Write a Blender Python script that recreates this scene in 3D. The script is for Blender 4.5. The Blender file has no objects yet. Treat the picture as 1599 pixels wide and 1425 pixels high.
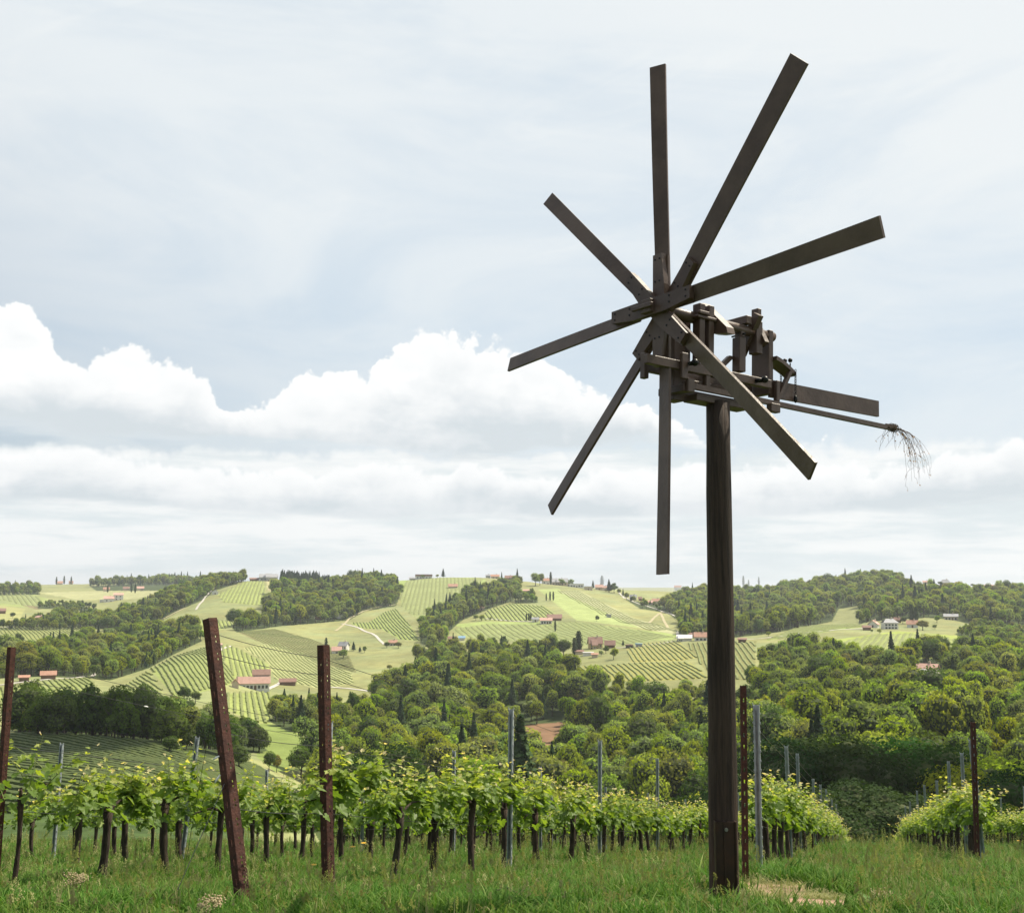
import bpy, math, random
import numpy as np
from mathutils import Vector, Matrix
R=math.radians
scene=bpy.context.scene
# ------------------------------------------------------------------ camera
F=1700.0; CX=799.5; CY=712.5; TH=math.atan(199.5/F); EYE=2.0
cam_d=bpy.data.cameras.new("camera"); cam=bpy.data.objects.new("camera",cam_d)
scene.collection.objects.link(cam); scene.camera=cam
cam.location=(0,0,EYE); cam.rotation_euler=(math.pi/2+TH,0,0)
cam_d.sensor_width=36; cam_d.sensor_fit='HORIZONTAL'; cam_d.lens=36*F/1599.0
cam_d.clip_start=0.1; cam_d.clip_end=60000
# ------------------------------------------------------------------ light
SUN_AZ=R(61); SUN_EL=R(54)            # azimuth clockwise from +Y
sun_d=bpy.data.lights.new("sun",'SUN'); sun=bpy.data.objects.new("sun",sun_d)
scene.collection.objects.link(sun)
sun_d.energy=5.0; sun_d.angle=R(0.5); sun_d.color=(1.0,0.91,0.74)
sdir=Vector((math.sin(SUN_AZ)*math.cos(SUN_EL),math.cos(SUN_AZ)*math.cos(SUN_EL),math.sin(SUN_EL)))
sun.rotation_euler=sdir.to_track_quat('Z','Y').to_euler()
scene.view_settings.view_transform='Standard'; scene.view_settings.look='None'
scene.view_settings.exposure=0.55; scene.view_settings.gamma=1.0; scene.view_settings.use_curve_mapping=False
scene.render.engine='CYCLES'
scene.cycles.max_bounces=5; scene.cycles.diffuse_bounces=2; scene.cycles.glossy_bounces=2
scene.cycles.transmission_bounces=3; scene.cycles.transparent_max_bounces=6; scene.cycles.volume_bounces=0
scene.cycles.use_denoising=True
scene.render.resolution_x=1024; scene.render.resolution_y=912
# ------------------------------------------------------------------ node helper
class NT:
    def __init__(s,tree): s.t=tree; s.n=tree.nodes; s.l=tree.links
    def node(s,typ,ins=None,**kw):
        nd=s.n.new(typ)
        for k,v in kw.items(): setattr(nd,k,v)
        for k,v in (ins or {}).items():
            sock=nd.inputs[k]
            if hasattr(v,'is_output') or isinstance(v,bpy.types.NodeSocket): s.l.new(v,sock)
            else: sock.default_value=v
        return nd
    def m(s,op,a,b=0.0,c=0.0,clamp=False):
        nd=s.n.new('ShaderNodeMath'); nd.operation=op; nd.use_clamp=clamp
        for i,v in enumerate((a,b,c)):
            if isinstance(v,bpy.types.NodeSocket): s.l.new(v,nd.inputs[i])
            else: nd.inputs[i].default_value=v
        return nd.outputs[0]
    def mix(s,f,a,b,blend='MIX'):
        nd=s.n.new('ShaderNodeMix'); nd.data_type='RGBA'; nd.blend_type=blend
        for i,v in ((0,f),(6,a),(7,b)):
            if isinstance(v,bpy.types.NodeSocket): s.l.new(v,nd.inputs[i])
            else: nd.inputs[i].default_value=v if i==0 else (tuple(v)+(1,))[:4]
        return nd.outputs[2]
    def smooth(s,x,a,b,lo=0.0,hi=1.0):
        nd=s.node('ShaderNodeMapRange',interpolation_type='SMOOTHSTEP')
        s.l.new(x,nd.inputs[0])
        for i,v in ((1,a),(2,b),(3,lo),(4,hi)): nd.inputs[i].default_value=v
        return nd.outputs[0]
    def noise(s,vec,scale,detail=4,rough=.55,dist=0.0):
        nd=s.node('ShaderNodeTexNoise',{'Scale':scale,'Detail':detail,'Roughness':rough,'Distortion':dist})
        if vec is not None: s.l.new(vec,nd.inputs['Vector'])
        return nd.outputs[0]
    def comb(s,x,y,z=0.0):
        nd=s.n.new('ShaderNodeCombineXYZ')
        for i,v in enumerate((x,y,z)):
            if isinstance(v,bpy.types.NodeSocket): s.l.new(v,nd.inputs[i])
            else: nd.inputs[i].default_value=v
        return nd.outputs[0]
    def ramp(s,x,stops,interp='LINEAR'):
        nd=s.n.new('ShaderNodeValToRGB'); nd.color_ramp.interpolation=interp
        cr=nd.color_ramp
        while len(cr.elements)<len(stops): cr.elements.new(.5)
        for e,(p,c) in zip(cr.elements,stops):
            e.position=p; e.color=(tuple(c)+(1,))[:4] if hasattr(c,'__len__') else (c,c,c,1)
        s.l.new(x,nd.inputs[0]); return nd.outputs[0]
def ray_e(py): # tangent of elevation for a picture row, on the centre column
    t=(CY-py)/F; return (t*math.cos(TH)+math.sin(TH))/(math.cos(TH)-t*math.sin(TH))
def ray(px,py):
    t=(CY-py)/F
    return np.array([(px-CX)/F, math.cos(TH)-t*math.sin(TH), t*math.cos(TH)+math.sin(TH)])
# ------------------------------------------------------------------ sky
w=bpy.data.worlds.new("World"); scene.world=w; w.use_nodes=True
N=NT(w.node_tree); N.n.clear()
out=N.node('ShaderNodeOutputWorld'); bg=N.node('ShaderNodeBackground'); N.l.new(bg.outputs[0],out.inputs[0])
sky=N.node('ShaderNodeTexSky',sky_type='NISHITA',sun_disc=False,sun_elevation=SUN_EL,sun_rotation=SUN_AZ,air_density=1.0,dust_density=1.0,ozone_density=1.5)
SKY_STR=0.08
skyc=N.node('ShaderNodeVectorMath',{0:sky.outputs[0]},operation='SCALE'); skyc.inputs[3].default_value=SKY_STR
gen=N.node('ShaderNodeTexCoord').outputs['Generated']
sp=N.node('ShaderNodeSeparateXYZ',{0:gen})
X,Y,Z=sp.outputs
az=N.m('ARCTAN2',X,Y); el=N.m('ARCSINE',Z)
def azel(px,py):
    d=ray(px,py); d=d/np.linalg.norm(d); return math.atan2(d[0],d[1]),math.asin(d[2])
prof=[(-60,540),(0,478),(42,464),(78,484),(96,540),(150,560),(205,540),(300,555),(345,612),(420,604),(478,580),(575,586),(595,535),(650,512),(700,506),(760,522),(800,520),(850,545),(940,602),(1060,642),(1140,690),(1240,705),(1285,692),(1340,738),(1400,800),(1440,785),(1480,745),(1560,762),(1660,780)]
A0,A1=-.62,.62; E1=.4
st=[((azel(*q)[0]-A0)/(A1-A0),azel(*q)[1]/E1) for q in prof]
st=[(0.0,.42)]+st+[(1.0,.30)]
t=N.m('DIVIDE',N.m('SUBTRACT',az,A0),A1-A0,clamp=True)
ptop=N.m('MULTIPLY',N.ramp(t,[(a,b) for a,b in st],'LINEAR'),E1)
def puffs(x,y,scale,detail=3.0,rough=.55):
    v=N.comb(x,y,1.7)
    vo=N.node('ShaderNodeTexVoronoi',{'Vector':v,'Scale':scale,'Detail':detail,'Roughness':rough,'Randomness':1.0},feature='F1',normalize=True)
    return N.m('SUBTRACT',1.0,vo.outputs['Distance'])
wob=N.noise(N.comb(az,el,.3),9.0,4,.6)
azw=N.m('ADD',az,N.m('MULTIPLY',N.m('SUBTRACT',wob,.5),.03))
elw=N.m('ADD',el,N.m('MULTIPLY',N.m('SUBTRACT',N.noise(N.comb(az,el,4.3),9.0,4,.6),.5),.03))
def puff2(x,y): return N.m('ADD',N.m('MULTIPLY',puffs(x,y,14.0,2.0,.6),.60),N.m('MULTIPLY',puffs(x,y,36.0,3.0,.65),.40))
P0=puff2(azw,elw)
P1=puff2(N.m('ADD',azw,.003),N.m('ADD',elw,.008))
big=N.noise(N.comb(azw,N.m('MULTIPLY',elw,1.8),2.2),7.0,6,.6)
streak=N.noise(N.comb(az,N.m('MULTIPLY',el,6.0),3.3),5.0,5,.6)
band=N.noise(N.comb(az,N.m('MULTIPLY',el,8.0),7.7),6,6,.62)
relief=N.m('MULTIPLY',N.m('SUBTRACT',P1,P0),-1.1)
def layer(top,base,amp,depth,seed):
    """one bank of cumulus: puffed rim above, flat shaded base below"""
    bb=N.m('SUBTRACT',N.m('ADD',top,N.m('MULTIPLY',N.m('SUBTRACT',P0,.72),amp)),el)
    mk=N.smooth(bb,-.0015,.0050)
    bs=N.m('ADD',base,N.m('MULTIPLY',N.m('SUBTRACT',streak,.5),.07))
    mb_=N.smooth(N.m('SUBTRACT',el,bs),-.006,.010)
    deep=N.smooth(bb,.0,depth); low=N.smooth(N.m('SUBTRACT',el,bs),.0,.055,1.0,0.0)
    g=N.m('MULTIPLY',deep,N.m('ADD',N.m('MULTIPLY',low,.75),N.smooth(big,.42,.66,-.05,.55)))
    br=N.m('ADD',N.m('SUBTRACT',1.0,g),relief,clamp=True)
    return N.m('MULTIPLY',mk,mb_),br
rampc=[(0,(.66,.72,.755)),(.35,(.76,.80,.825)),(.65,(.86,.885,.895)),(1.0,(.96,.97,.97))]
topn=N.noise(N.comb(az,.5,8.8),5.0,3,.5)
mA,bA=layer(ptop,.122,.165,.055,0)
topB=N.m('ADD',.072,N.m('MULTIPLY',topn,.075)); mB,bB=layer(topB,.062,.085,.03,1)
horiz=N.m('ADD',N.m('SUBTRACT',1.0,N.m('MULTIPLY',N.smooth(band,.40,.62),.75)),0.0,clamp=True)
hcol=N.ramp(horiz,[(0,(.68,.76,.79)),(.5,(.79,.84,.855)),(1.0,(.90,.92,.92))])
cB=N.mix(mB,hcol,N.ramp(bB,rampc)); ccol=N.mix(mA,cB,N.ramp(bA,rampc))
lowmask=N.smooth(N.m('SUBTRACT',N.m('ADD',.125,N.m('MULTIPLY',N.m('SUBTRACT',P0,.72),.09)),el),-.002,.012)
cmask=N.m('MAXIMUM',N.m('MAXIMUM',mA,mB),lowmask)
# high veil and wisps over the blue
veil=N.noise(N.comb(N.m('MULTIPLY',az,1.0),N.m('MULTIPLY',el,3.2),.9),2.6,6,.62,.6)
wisp=N.noise(N.comb(N.m('ADD',az,N.m('MULTIPLY',el,.8)),N.m('MULTIPLY',N.m('SUBTRACT',el,N.m('MULTIPLY',az,.35)),6.0),5.9),3.4,7,.66,1.0)
vf=N.m('ADD',N.m('MULTIPLY',N.smooth(veil,.34,.62),.5),N.m('MULTIPLY',N.smooth(wisp,.52,.80),.22))
vf=N.m('ADD',vf,N.smooth(el,.20,.34,0.0,.35))
# the thick bright veil spreads round the sun's side of the sky
vdot=N.m('ADD',N.m('ADD',N.m('MULTIPLY',X,sdir.x),N.m('MULTIPLY',Y,sdir.y)),N.m('MULTIPLY',Z,sdir.z))
vf=N.m('ADD',vf,N.smooth(vdot,.62,.95,0.0,.75))
base=N.mix(.15,(.68,.785,.87),skyc.outputs[0])
hz=N.smooth(el,.0,.30,.30,0.0)
skyb=N.mix(N.m('ADD',vf,hz,clamp=True),base,(.83,.87,.885))
front=N.smooth(vdot,-.35,.45)                               # away from the sun the sky turns plain clear blue
skyb=N.mix(N.m('MULTIPLY',front,.97),skyc.outputs[0],skyb)
col=N.mix(cmask,skyb,ccol)
N.l.new(col,bg.inputs[0]); bg.inputs[1].default_value=0.72
w.cycles.sampling_method='MANUAL'; w.cycles.sample_map_resolution=256

# ------------------------------------------------------------------ helpers
COL=scene.collection
MATS={}
def mat(name,color,rough=.8,noise=None,spec=.3,bump=0.0,nscale=8.0,trans=0.0,objvar=0.0,metal=0.0,stretch=(1,1,1),attr=None,coord='Object',dark=.6):
    if name in MATS: return MATS[name]
    m=bpy.data.materials.new(name); m.use_nodes=True; n=NT(m.node_tree); n.n.clear()
    o=n.node('ShaderNodeOutputMaterial'); p=n.node('ShaderNodeBsdfPrincipled',{'Roughness':rough,'Metallic':metal,'Specular IOR Level':spec})
    tc=n.node('ShaderNodeTexCoord').outputs[coord]
    mp=n.node('ShaderNodeMapping',{'Vector':tc,'Scale':stretch}).outputs[0]
    c=(tuple(color)+(1,))[:4]
    rgb=n.node('ShaderNodeRGB'); rgb.outputs[0].default_value=c; cur=rgb.outputs[0]
    if attr:
        cur=n.node('ShaderNodeAttribute',attribute_name=attr).outputs['Color']
    if noise is not None:
        ns=n.noise(mp,nscale,6,.6); f=n.smooth(ns,.35,.68)
        cur=n.mix(f,cur,noise)
        if bump:
            bp=n.node('ShaderNodeBump',{'Height':n.noise(mp,nscale*2.5,5,.65),'Strength':bump,'Distance':.02}); n.l.new(bp.outputs[0],p.inputs['Normal'])
    if objvar:
        oi=n.node('ShaderNodeObjectInfo').outputs['Random']
        hs=n.node('ShaderNodeHueSaturation',{'Color':cur,'Hue':n.m('ADD',.5,n.m('MULTIPLY',n.m('SUBTRACT',n.m('FRACT',n.m('MULTIPLY',oi,7.31)),.5),objvar*.10)),
             'Value':n.m('ADD',1.0,n.m('MULTIPLY',n.m('SUBTRACT',oi,.5),objvar)),'Saturation':n.m('ADD',1.0,n.m('MULTIPLY',n.m('SUBTRACT',n.m('FRACT',n.m('MULTIPLY',oi,17.7)),.6),objvar*.6))})
        cur=hs.outputs[0]
    n.l.new(cur,p.inputs['Base Color'])
    if trans>0:
        tr=n.node('ShaderNodeBsdfTranslucent'); tcx=n.mix(1.0,cur,(1.5,1.6,.7),'MULTIPLY'); n.l.new(tcx,tr.inputs[0])
        mx=n.node('ShaderNodeMixShader',{0:trans}); n.l.new(p.outputs[0],mx.inputs[1]); n.l.new(tr.outputs[0],mx.inputs[2]); n.l.new(mx.outputs[0],o.inputs[0])
    else: n.l.new(p.outputs[0],o.inputs[0])
    MATS[name]=m; return m
def tag(o,label=None,cat=None,group=None,kind=None):
    if label: o['label']=label
    if cat: o['category']=cat
    if group: o['group']=group
    if kind: o['kind']=kind
    return o
def empty(name,loc=(0,0,0),rz=0):
    o=bpy.data.objects.new(name,None); o.location=loc; o.rotation_euler=(0,0,rz); COL.objects.link(o); o.empty_display_size=.1
    return o
def np_mesh(name,V,Fq,m=None,smooth=False,attrs=None):
    """V (n,3), Fq list of arrays of faces with equal side counts"""
    me=bpy.data.meshes.new(name); V=np.asarray(V,np.float32)
    if isinstance(Fq,np.ndarray): Fq=[Fq]
    Fq=[np.asarray(f,np.int32) for f in Fq if len(f)]
    nl=sum(f.size for f in Fq); nf=sum(len(f) for f in Fq)
    me.vertices.add(len(V)); me.vertices.foreach_set('co',V.ravel())
    me.loops.add(nl); me.loops.foreach_set('vertex_index',np.concatenate([f.ravel() for f in Fq]))
    tot=np.concatenate([np.full(len(f),f.shape[1],np.int32) for f in Fq]); start=np.concatenate([[0],np.cumsum(tot)[:-1]]).astype(np.int32)
    me.polygons.add(nf); me.polygons.foreach_set('loop_start',start); me.polygons.foreach_set('loop_total',tot)
    me.polygons.foreach_set('use_smooth',np.full(nf,bool(smooth)))
    me.update(calc_edges=True)
    for k,(typ,arr) in (attrs or {}).items():
        a=me.attributes.new(k,typ,'POINT')
        if typ=='FLOAT_COLOR': a.data.foreach_set('color',np.asarray(arr,np.float32).ravel())
        elif typ=='FLOAT_VECTOR': a.data.foreach_set('vector',np.asarray(arr,np.float32).ravel())
        else: a.data.foreach_set('value',np.asarray(arr).ravel())
    if m: me.materials.append(m)
    return me
class MB:
    """collects solids; build() links them as one object"""
    def __init__(s): s.V=[]; s.F4=[]; s.F3=[]; s.n=0; s.smooth=False; s.FN={}
    def add(s,V,Fs):
        V=np.asarray(V,float)
        for f in Fs: s.FN.setdefault(len(f),[]).append([i+s.n for i in f])
        s.V.append(V); s.n+=len(V); return s
    def hexa(s,P): # 8 corners: bottom 4 then top 4
        return s.add(P,[(3,2,1,0),(4,5,6,7),(0,1,5,4),(1,2,6,5),(2,3,7,6),(3,0,4,7)])
    def box(s,x0,x1,y0,y1,z0,z1,M=None):
        P=np.array([(x0,y0,z0),(x1,y0,z0),(x1,y1,z0),(x0,y1,z0),(x0,y0,z1),(x1,y0,z1),(x1,y1,z1),(x0,y1,z1)],float)
        if M is not None: P=M(P)
        return s.hexa(P)
    def cbox(s,x0,x1,y0,y1,z0,z1,c=.004,M=None):
        """box with chamfered long edges in all directions"""
        xs=(x0,x1);ys=(y0,y1);zs=(z0,z1); V=[];idx={}
        for i in (0,1):
            for j in (0,1):
                for k in (0,1):
                    sx=c if i==0 else -c; sy=c if j==0 else -c; sz=c if k==0 else -c
                    for ax,(p) in enumerate(((xs[i],ys[j]+sy,zs[k]+sz),(xs[i]+sx,ys[j],zs[k]+sz),(xs[i]+sx,ys[j]+sy,zs[k]))):
                        idx[(i,j,k,ax)]=len(V); V.append(p)
        Fs=[]
        for i in (0,1):
            q=[idx[(i,0,0,0)],idx[(i,1,0,0)],idx[(i,1,1,0)],idx[(i,0,1,0)]]; Fs.append(q if i else q[::-1])
            q=[idx[(0,i,0,1)],idx[(0,i,1,1)],idx[(1,i,1,1)],idx[(1,i,0,1)]]; Fs.append(q if i else q[::-1])
            q=[idx[(0,0,i,2)],idx[(1,0,i,2)],idx[(1,1,i,2)],idx[(0,1,i,2)]]; Fs.append(q if i else q[::-1])
        for i in (0,1):
            for j in (0,1):
                q=[idx[(i,j,0,0)],idx[(i,j,0,1)],idx[(i,j,1,1)],idx[(i,j,1,0)]]; Fs.append(q if i==j else q[::-1])
                q=[idx[(i,0,j,0)],idx[(i,0,j,2)],idx[(i,1,j,2)],idx[(i,1,j,0)]]; Fs.append(q[::-1] if i==j else q)
                q=[idx[(0,i,j,1)],idx[(0,i,j,2)],idx[(1,i,j,2)],idx[(1,i,j,1)]]; Fs.append(q if i==j else q[::-1])
        for i in (0,1):
            for j in (0,1):
                for k in (0,1):
                    q=[idx[(i,j,k,0)],idx[(i,j,k,1)],idx[(i,j,k,2)]]; Fs.append(q if (i+j+k)%2 else q[::-1])
        P=np.array(V,float)
        if M is not None: P=M(P)
        return s.add(P,Fs)
    def tube(s,pts,rad,seg=8,cap=True):
        pts=[np.asarray(p,float) for p in pts]; n=len(pts)
        if not hasattr(rad,'__len__'): rad=[rad]*n
        base=[]; prev=None; V=[]
        for i,p in enumerate(pts):
            d=pts[min(i+1,n-1)]-pts[max(i-1,0)]; d=d/(np.linalg.norm(d)+1e-9)
            if prev is None:
                a=np.array([0,0,1.]) if abs(d[2])<.9 else np.array([1.,0,0])
                x=np.cross(a,d); x/=np.linalg.norm(x)
            else:
                x=prev-d*(prev@d); x/=np.linalg.norm(x)+1e-9
            prev=x; y=np.cross(d,x)
            for k in range(seg):
                a=2*math.pi*k/seg; V.append(p+rad[i]*(math.cos(a)*x+math.sin(a)*y))
        Fs=[]
        for i in range(n-1):
            for k in range(seg):
                k2=(k+1)%seg; Fs.append((i*seg+k,i*seg+k2,(i+1)*seg+k2,(i+1)*seg+k))
        if cap: Fs.append(tuple(range(seg))[::-1]); Fs.append(tuple((n-1)*seg+k for k in range(seg)))
        return s.add(V,Fs)
    def ball(s,c,r,seg=8,sc=(1,1,1)):
        V=[];Fs=[];rings=seg//2
        for i in range(1,rings):
            a=math.pi*i/rings
            for k in range(seg):
                b=2*math.pi*k/seg; V.append((c[0]+r*sc[0]*math.sin(a)*math.cos(b),c[1]+r*sc[1]*math.sin(a)*math.sin(b),c[2]+r*sc[2]*math.cos(a)))
        V.append((c[0],c[1],c[2]+r*sc[2])); V.append((c[0],c[1],c[2]-r*sc[2])); T=len(V)-2;B=T+1
        for i in range(rings-2):
            for k in range(seg):
                k2=(k+1)%seg; Fs.append((i*seg+k,(i+1)*seg+k,(i+1)*seg+k2,i*seg+k2))
        for k in range(seg):
            k2=(k+1)%seg; Fs.append((T,k,k2)); Fs.append((B,(rings-2)*seg+k2,(rings-2)*seg+k))
        return s.add(V,Fs)
    def mesh(s,name,m,smooth=False):
        return np_mesh(name,np.concatenate(s.V),[np.array(f,np.int32) for f in s.FN.values()],m,smooth)
    def build(s,name,m,parent=None,smooth=False):
        o=bpy.data.objects.new(name,s.mesh(name,m,smooth)); COL.objects.link(o)
        if parent is not None: o.parent=parent
        return o
def link(name,me,parent=None,loc=None,rz=0,sc=None):
    o=bpy.data.objects.new(name,me); COL.objects.link(o)
    if parent is not None: o.parent=parent
    if loc is not None: o.location=loc
    if rz: o.rotation_euler=(0,0,rz)
    if sc is not None: o.scale=sc if hasattr(sc,'__len__') else (sc,sc,sc)
    return o
rng=np.random.default_rng(7)
def vnoise(x,y,seed=0):
    """cheap smooth value noise, vectorised"""
    xi=np.floor(x).astype(np.int64); yi=np.floor(y).astype(np.int64); fx=x-xi; fy=y-yi
    fx=fx*fx*(3-2*fx); fy=fy*fy*(3-2*fy)
    def h(a,b):
        n=(a*374761393+b*668265263+seed*982451653)&0x7fffffff; n=((n^(n>>13))*1274126177)&0x7fffffff
        return ((n^(n>>16))&0xffff)/65535.0
    return (h(xi,yi)*(1-fx)+h(xi+1,yi)*fx)*(1-fy)+(h(xi,yi+1)*(1-fx)+h(xi+1,yi+1)*fx)*fy-.5
def fbm(x,y,seed=0,o=4):
    s=0;a=1;
    for i in range(o): s=s+a*vnoise(x*2**i,y*2**i,seed+i); a*=.5
    return s
# ------------------------------------------------------------------ terrain
def zk(z,Y): return ('z',z,Y)
LOWL=[zk(-7.43,40),zk(-11.8,60)]
T={
-150:LOWL+[zk(-18.5,115),zk(-28,215),zk(-37,300),(1114,380),(1076,450),(1064,520),(1035,680),(1010,760),(985,930),(965,1100),(950,1250),(920,1700),(914,2300)],
0:LOWL+[zk(-18.5,115),zk(-28,215),zk(-37,300),(1112,380),(1072,450),(1060,520),(1035,680),(1010,760),(985,930),(965,1100),(950,1250),(918,1700),(912,2300)],
100:LOWL+[zk(-18.5,115),zk(-28,220),zk(-38,300),(1112,380),(1064,480),(1055,560),(1035,700),(1012,780),(985,940),(968,1120),(952,1300),(925,1700),(912,2300)],
200:LOWL+[zk(-18.5,115),zk(-29,225),zk(-38,300),(1105,400),(1080,480),(1062,540),(1045,640),(1015,800),(985,950),(973,1050),(962,1180),(925,1500),(907,2600)],
260:LOWL+[zk(-19,115),zk(-30,225),zk(-40,300),(1095,420),(1060,500),(1034,560),(1030,640),(1010,800),(980,960),(957,1080),(942,1180),(925,1400),(906,2600)],
330:LOWL+[zk(-19.5,115),zk(-31,225),zk(-42,300),(1112,370),(1085,430),(1060,490),(1006,610),(1005,690),(985,820),(968,930),(930,1130),(914,1250),(907,1350),(916,2600)],
400:LOWL+[zk(-20,115),zk(-33,225),zk(-44,300),(1112,440),(1085,520),(1070,570),(1058,640),(1030,720),(1000,790),(985,860),(978,930),(950,1060),(925,1200),(904,1350),zk(-10,1700)],
500:LOWL+[zk(-30,110),zk(-43,180),zk(-49,260),(1155,330),(1115,420),(1080,560),(1050,660),(1020,760),(1000,830),(980,930),(968,1000),(940,1120),(915,1300),(906,1400),zk(-10,1750)],
600:LOWL+[zk(-32,110),zk(-44,180),(1250,260),(1185,350),(1125,450),(1080,560),(1045,660),(1010,790),(985,900),(965,1000),(945,1100),(917,1270),(906,1400),zk(-10,1750)],
700:LOWL+[zk(-32,110),zk(-44,180),(1255,260),(1190,340),(1130,420),(1085,500),(1060,570),(1030,660),(1005,780),(980,920),(955,1020),(925,1200),(897,1400),zk(-10,1750)],
800:LOWL+[zk(-32,110),zk(-44,180),(1255,260),(1205,320),(1160,370),(1135,420),(1105,460),(1075,510),(1055,570),(1025,670),(1000,770),(975,900),(945,1020),(917,1230),(900,1380),zk(-10,1750)],
900:LOWL+[zk(-32,110),zk(-44,180),(1258,255),(1210,310),(1165,360),(1130,420),(1098,465),(1062,520),(1045,570),(1015,660),(1000,720),(980,830),(955,960),(935,1100),(912,1250),zk(-16,1700)],
1000:[zk(-7.43,40),zk(-12.5,60),zk(-32,110),zk(-43,170),(1260,240),(1210,300),(1165,350),(1130,400),(1090,460),(1058,500),(1028,580),(1002,690),(985,800),(965,950),(945,1100),(927,1270),(920,1400),zk(-18,1800)],
1060:[zk(-7.43,40),zk(-12.5,60),zk(-32,110),zk(-42,170),(1255,230),(1210,290),(1160,350),(1090,440),(1060,490),(1005,640),(998,700),(975,840),(960,980),(950,1100),(935,1250),(925,1400),zk(-20,1900)],
1150:[zk(-7.43,40),zk(-12.5,60),zk(-31,110),zk(-40,160),(1240,210),(1190,270),(1140,340),(1095,410),(1060,470),(1005,620),(992,700),zk(-38,820),(990,900),(960,1050),(930,1250),(919,1400),zk(-20,1900)],
1250:[zk(-7.43,40),zk(-12.5,60),zk(-31,110),zk(-38,160),(1225,200),(1160,270),(1115,340),(1075,410),(1040,490),(1005,600),(985,700),(972,780),zk(-34,860),(978,950),(945,1120),(919,1350),zk(-20,1900)],
1320:[zk(-7.43,40),zk(-12.5,60),zk(-31,110),zk(-38,160),(1225,200),(1155,265),(1112,335),(1075,405),(1042,485),(1012,580),(990,680),(970,780),zk(-32,860),(973,950),(945,1080),(912,1300),zk(-20,1900)],
1380:[zk(-7.43,40),zk(-12.5,60),zk(-31,110),zk(-38,160),(1225,200),(1150,260),(1110,330),(1075,400),(1045,480),(1020,550),(1000,620),(981,740),(972,800),(960,880),(930,1080),(904,1300),zk(-20,1900)],
1450:[zk(-7.43,40),zk(-12.5,60),zk(-31,110),zk(-38,160),(1225,195),(1152,255),(1112,325),(1075,400),(1046,480),(1024,550),(1003,620),(985,700),(972,790),(960,880),(928,1080),(910,1290),zk(-20,1900)],
1600:[zk(-7.43,40),zk(-12.5,60),zk(-31,110),zk(-38,160),(1230,190),(1160,250),(1115,320),(1078,400),(1052,480),(1032,560),(1005,650),(990,730),(970,830),(950,950),(932,1100),(918,1350),zk(-24,1900)],
}
YG=np.exp(np.linspace(math.log(40),math.log(14000),420)); UG=np.linspace(-.62,.62,249)
cols=sorted(T); cu=[ray(p,912)[0]/ray(p,912)[1] for p in cols]; ZC=[]
for p in cols:
    kn=[]
    for k in T[p]:
        if k[0]=='z': kn.append((k[2],k[1]))
        else: kn.append((k[1],EYE+ray_e(k[0])*k[1]))
    kn+= [(3400,-26),(5000,-22),(9000,-28),(14000,-40)] if T[p][-1][0]=='z' else [(kn[-1][0]*1.25,-12),(4600,-24),(9000,-28),(14000,-40)]
    ZC.append(np.interp(np.log(YG),np.log([k[0] for k in kn]),[k[1] for k in kn]))
ZC=np.array(ZC); ZT=np.array([np.interp(UG,cu,ZC[:,j]) for j in range(len(YG))]).T   # (u,Y)
def blur(A,ax,r,it=2):
    for _ in range(it):
        k=np.ones(2*r+1)/(2*r+1); P=np.pad(A,[(r,r) if i==ax else (0,0) for i in range(2)],'edge')
        A=np.apply_along_axis(lambda v:np.convolve(v,k,'valid'),ax,P)
    return A
ZT=blur(blur(ZT,0,5),1,2)
def near_z(x,y):
    y=np.asarray(y,float); z=-.225*(y-7.0)
    t=np.clip((6.5-y)/2,0,None); z=np.where(y<6.5,.1125+(6.5-y)*.035+.19*(1-np.exp(-t)),z)
    return z+.05*fbm(x*.35,y*.35,3,3)+.018*fbm(x*1.7,y*1.7,9,2)
def ground_z(x,y):
    x=np.asarray(x,float); y=np.asarray(y,float)
    yy=np.clip(y,40,13990); u=np.clip(x/np.maximum(y,40),-.6199,.6199)
    fi=(u-UG[0])/(UG[1]-UG[0]); fj=(np.log(yy)-math.log(40))/(math.log(14000)-math.log(40))*(len(YG)-1)
    i=np.clip(fi.astype(int),0,len(UG)-2); j=np.clip(fj.astype(int),0,len(YG)-2); a=fi-i; b=fj-j
    far=(ZT[i,j]*(1-a)*(1-b)+ZT[i+1,j]*a*(1-b)+ZT[i,j+1]*(1-a)*b+ZT[i+1,j+1]*a*b)
    far=far+np.clip((yy-60)/150,0,1)*1.4*fbm(x/45,y/45,21,4)
    w=np.clip((y-42)/14,0,1); w=w*w*(3-2*w)
    return near_z(x,y)*(1-w)+far*w
def gz(x,y): return float(ground_z(np.array([x]),np.array([y]))[0])
def project(x,y,z):
    d=y*math.cos(TH)+(z-EYE)*math.sin(TH); v=-y*math.sin(TH)+(z-EYE)*math.cos(TH)
    return CX+F*x/d, CY-F*v/d
YM=np.exp(np.linspace(math.log(6.2),math.log(9000),2600))
def hit(px,py,ymin=0,ymax=9e3):
    """where the ray through a photo pixel first meets the ground"""
    d=ray(px,py); y=YM[(YM>=ymin)&(YM<=ymax)]; s=y/d[1]; x=d[0]*s; z=EYE+d[2]*s
    g=ground_z(x,y); k=np.argmax(z<=g)
    if z[k]>g[k]:   # the ray passes over: take the closest approach
        k=np.argmin((z-g)/y)
    return np.array([x[k],y[k],g[k]])
def at(px,py,Yv):
    d=ray(px,py); s=Yv/d[1]; return np.array([d[0]*s,Yv,EYE+d[2]*s])
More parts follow.
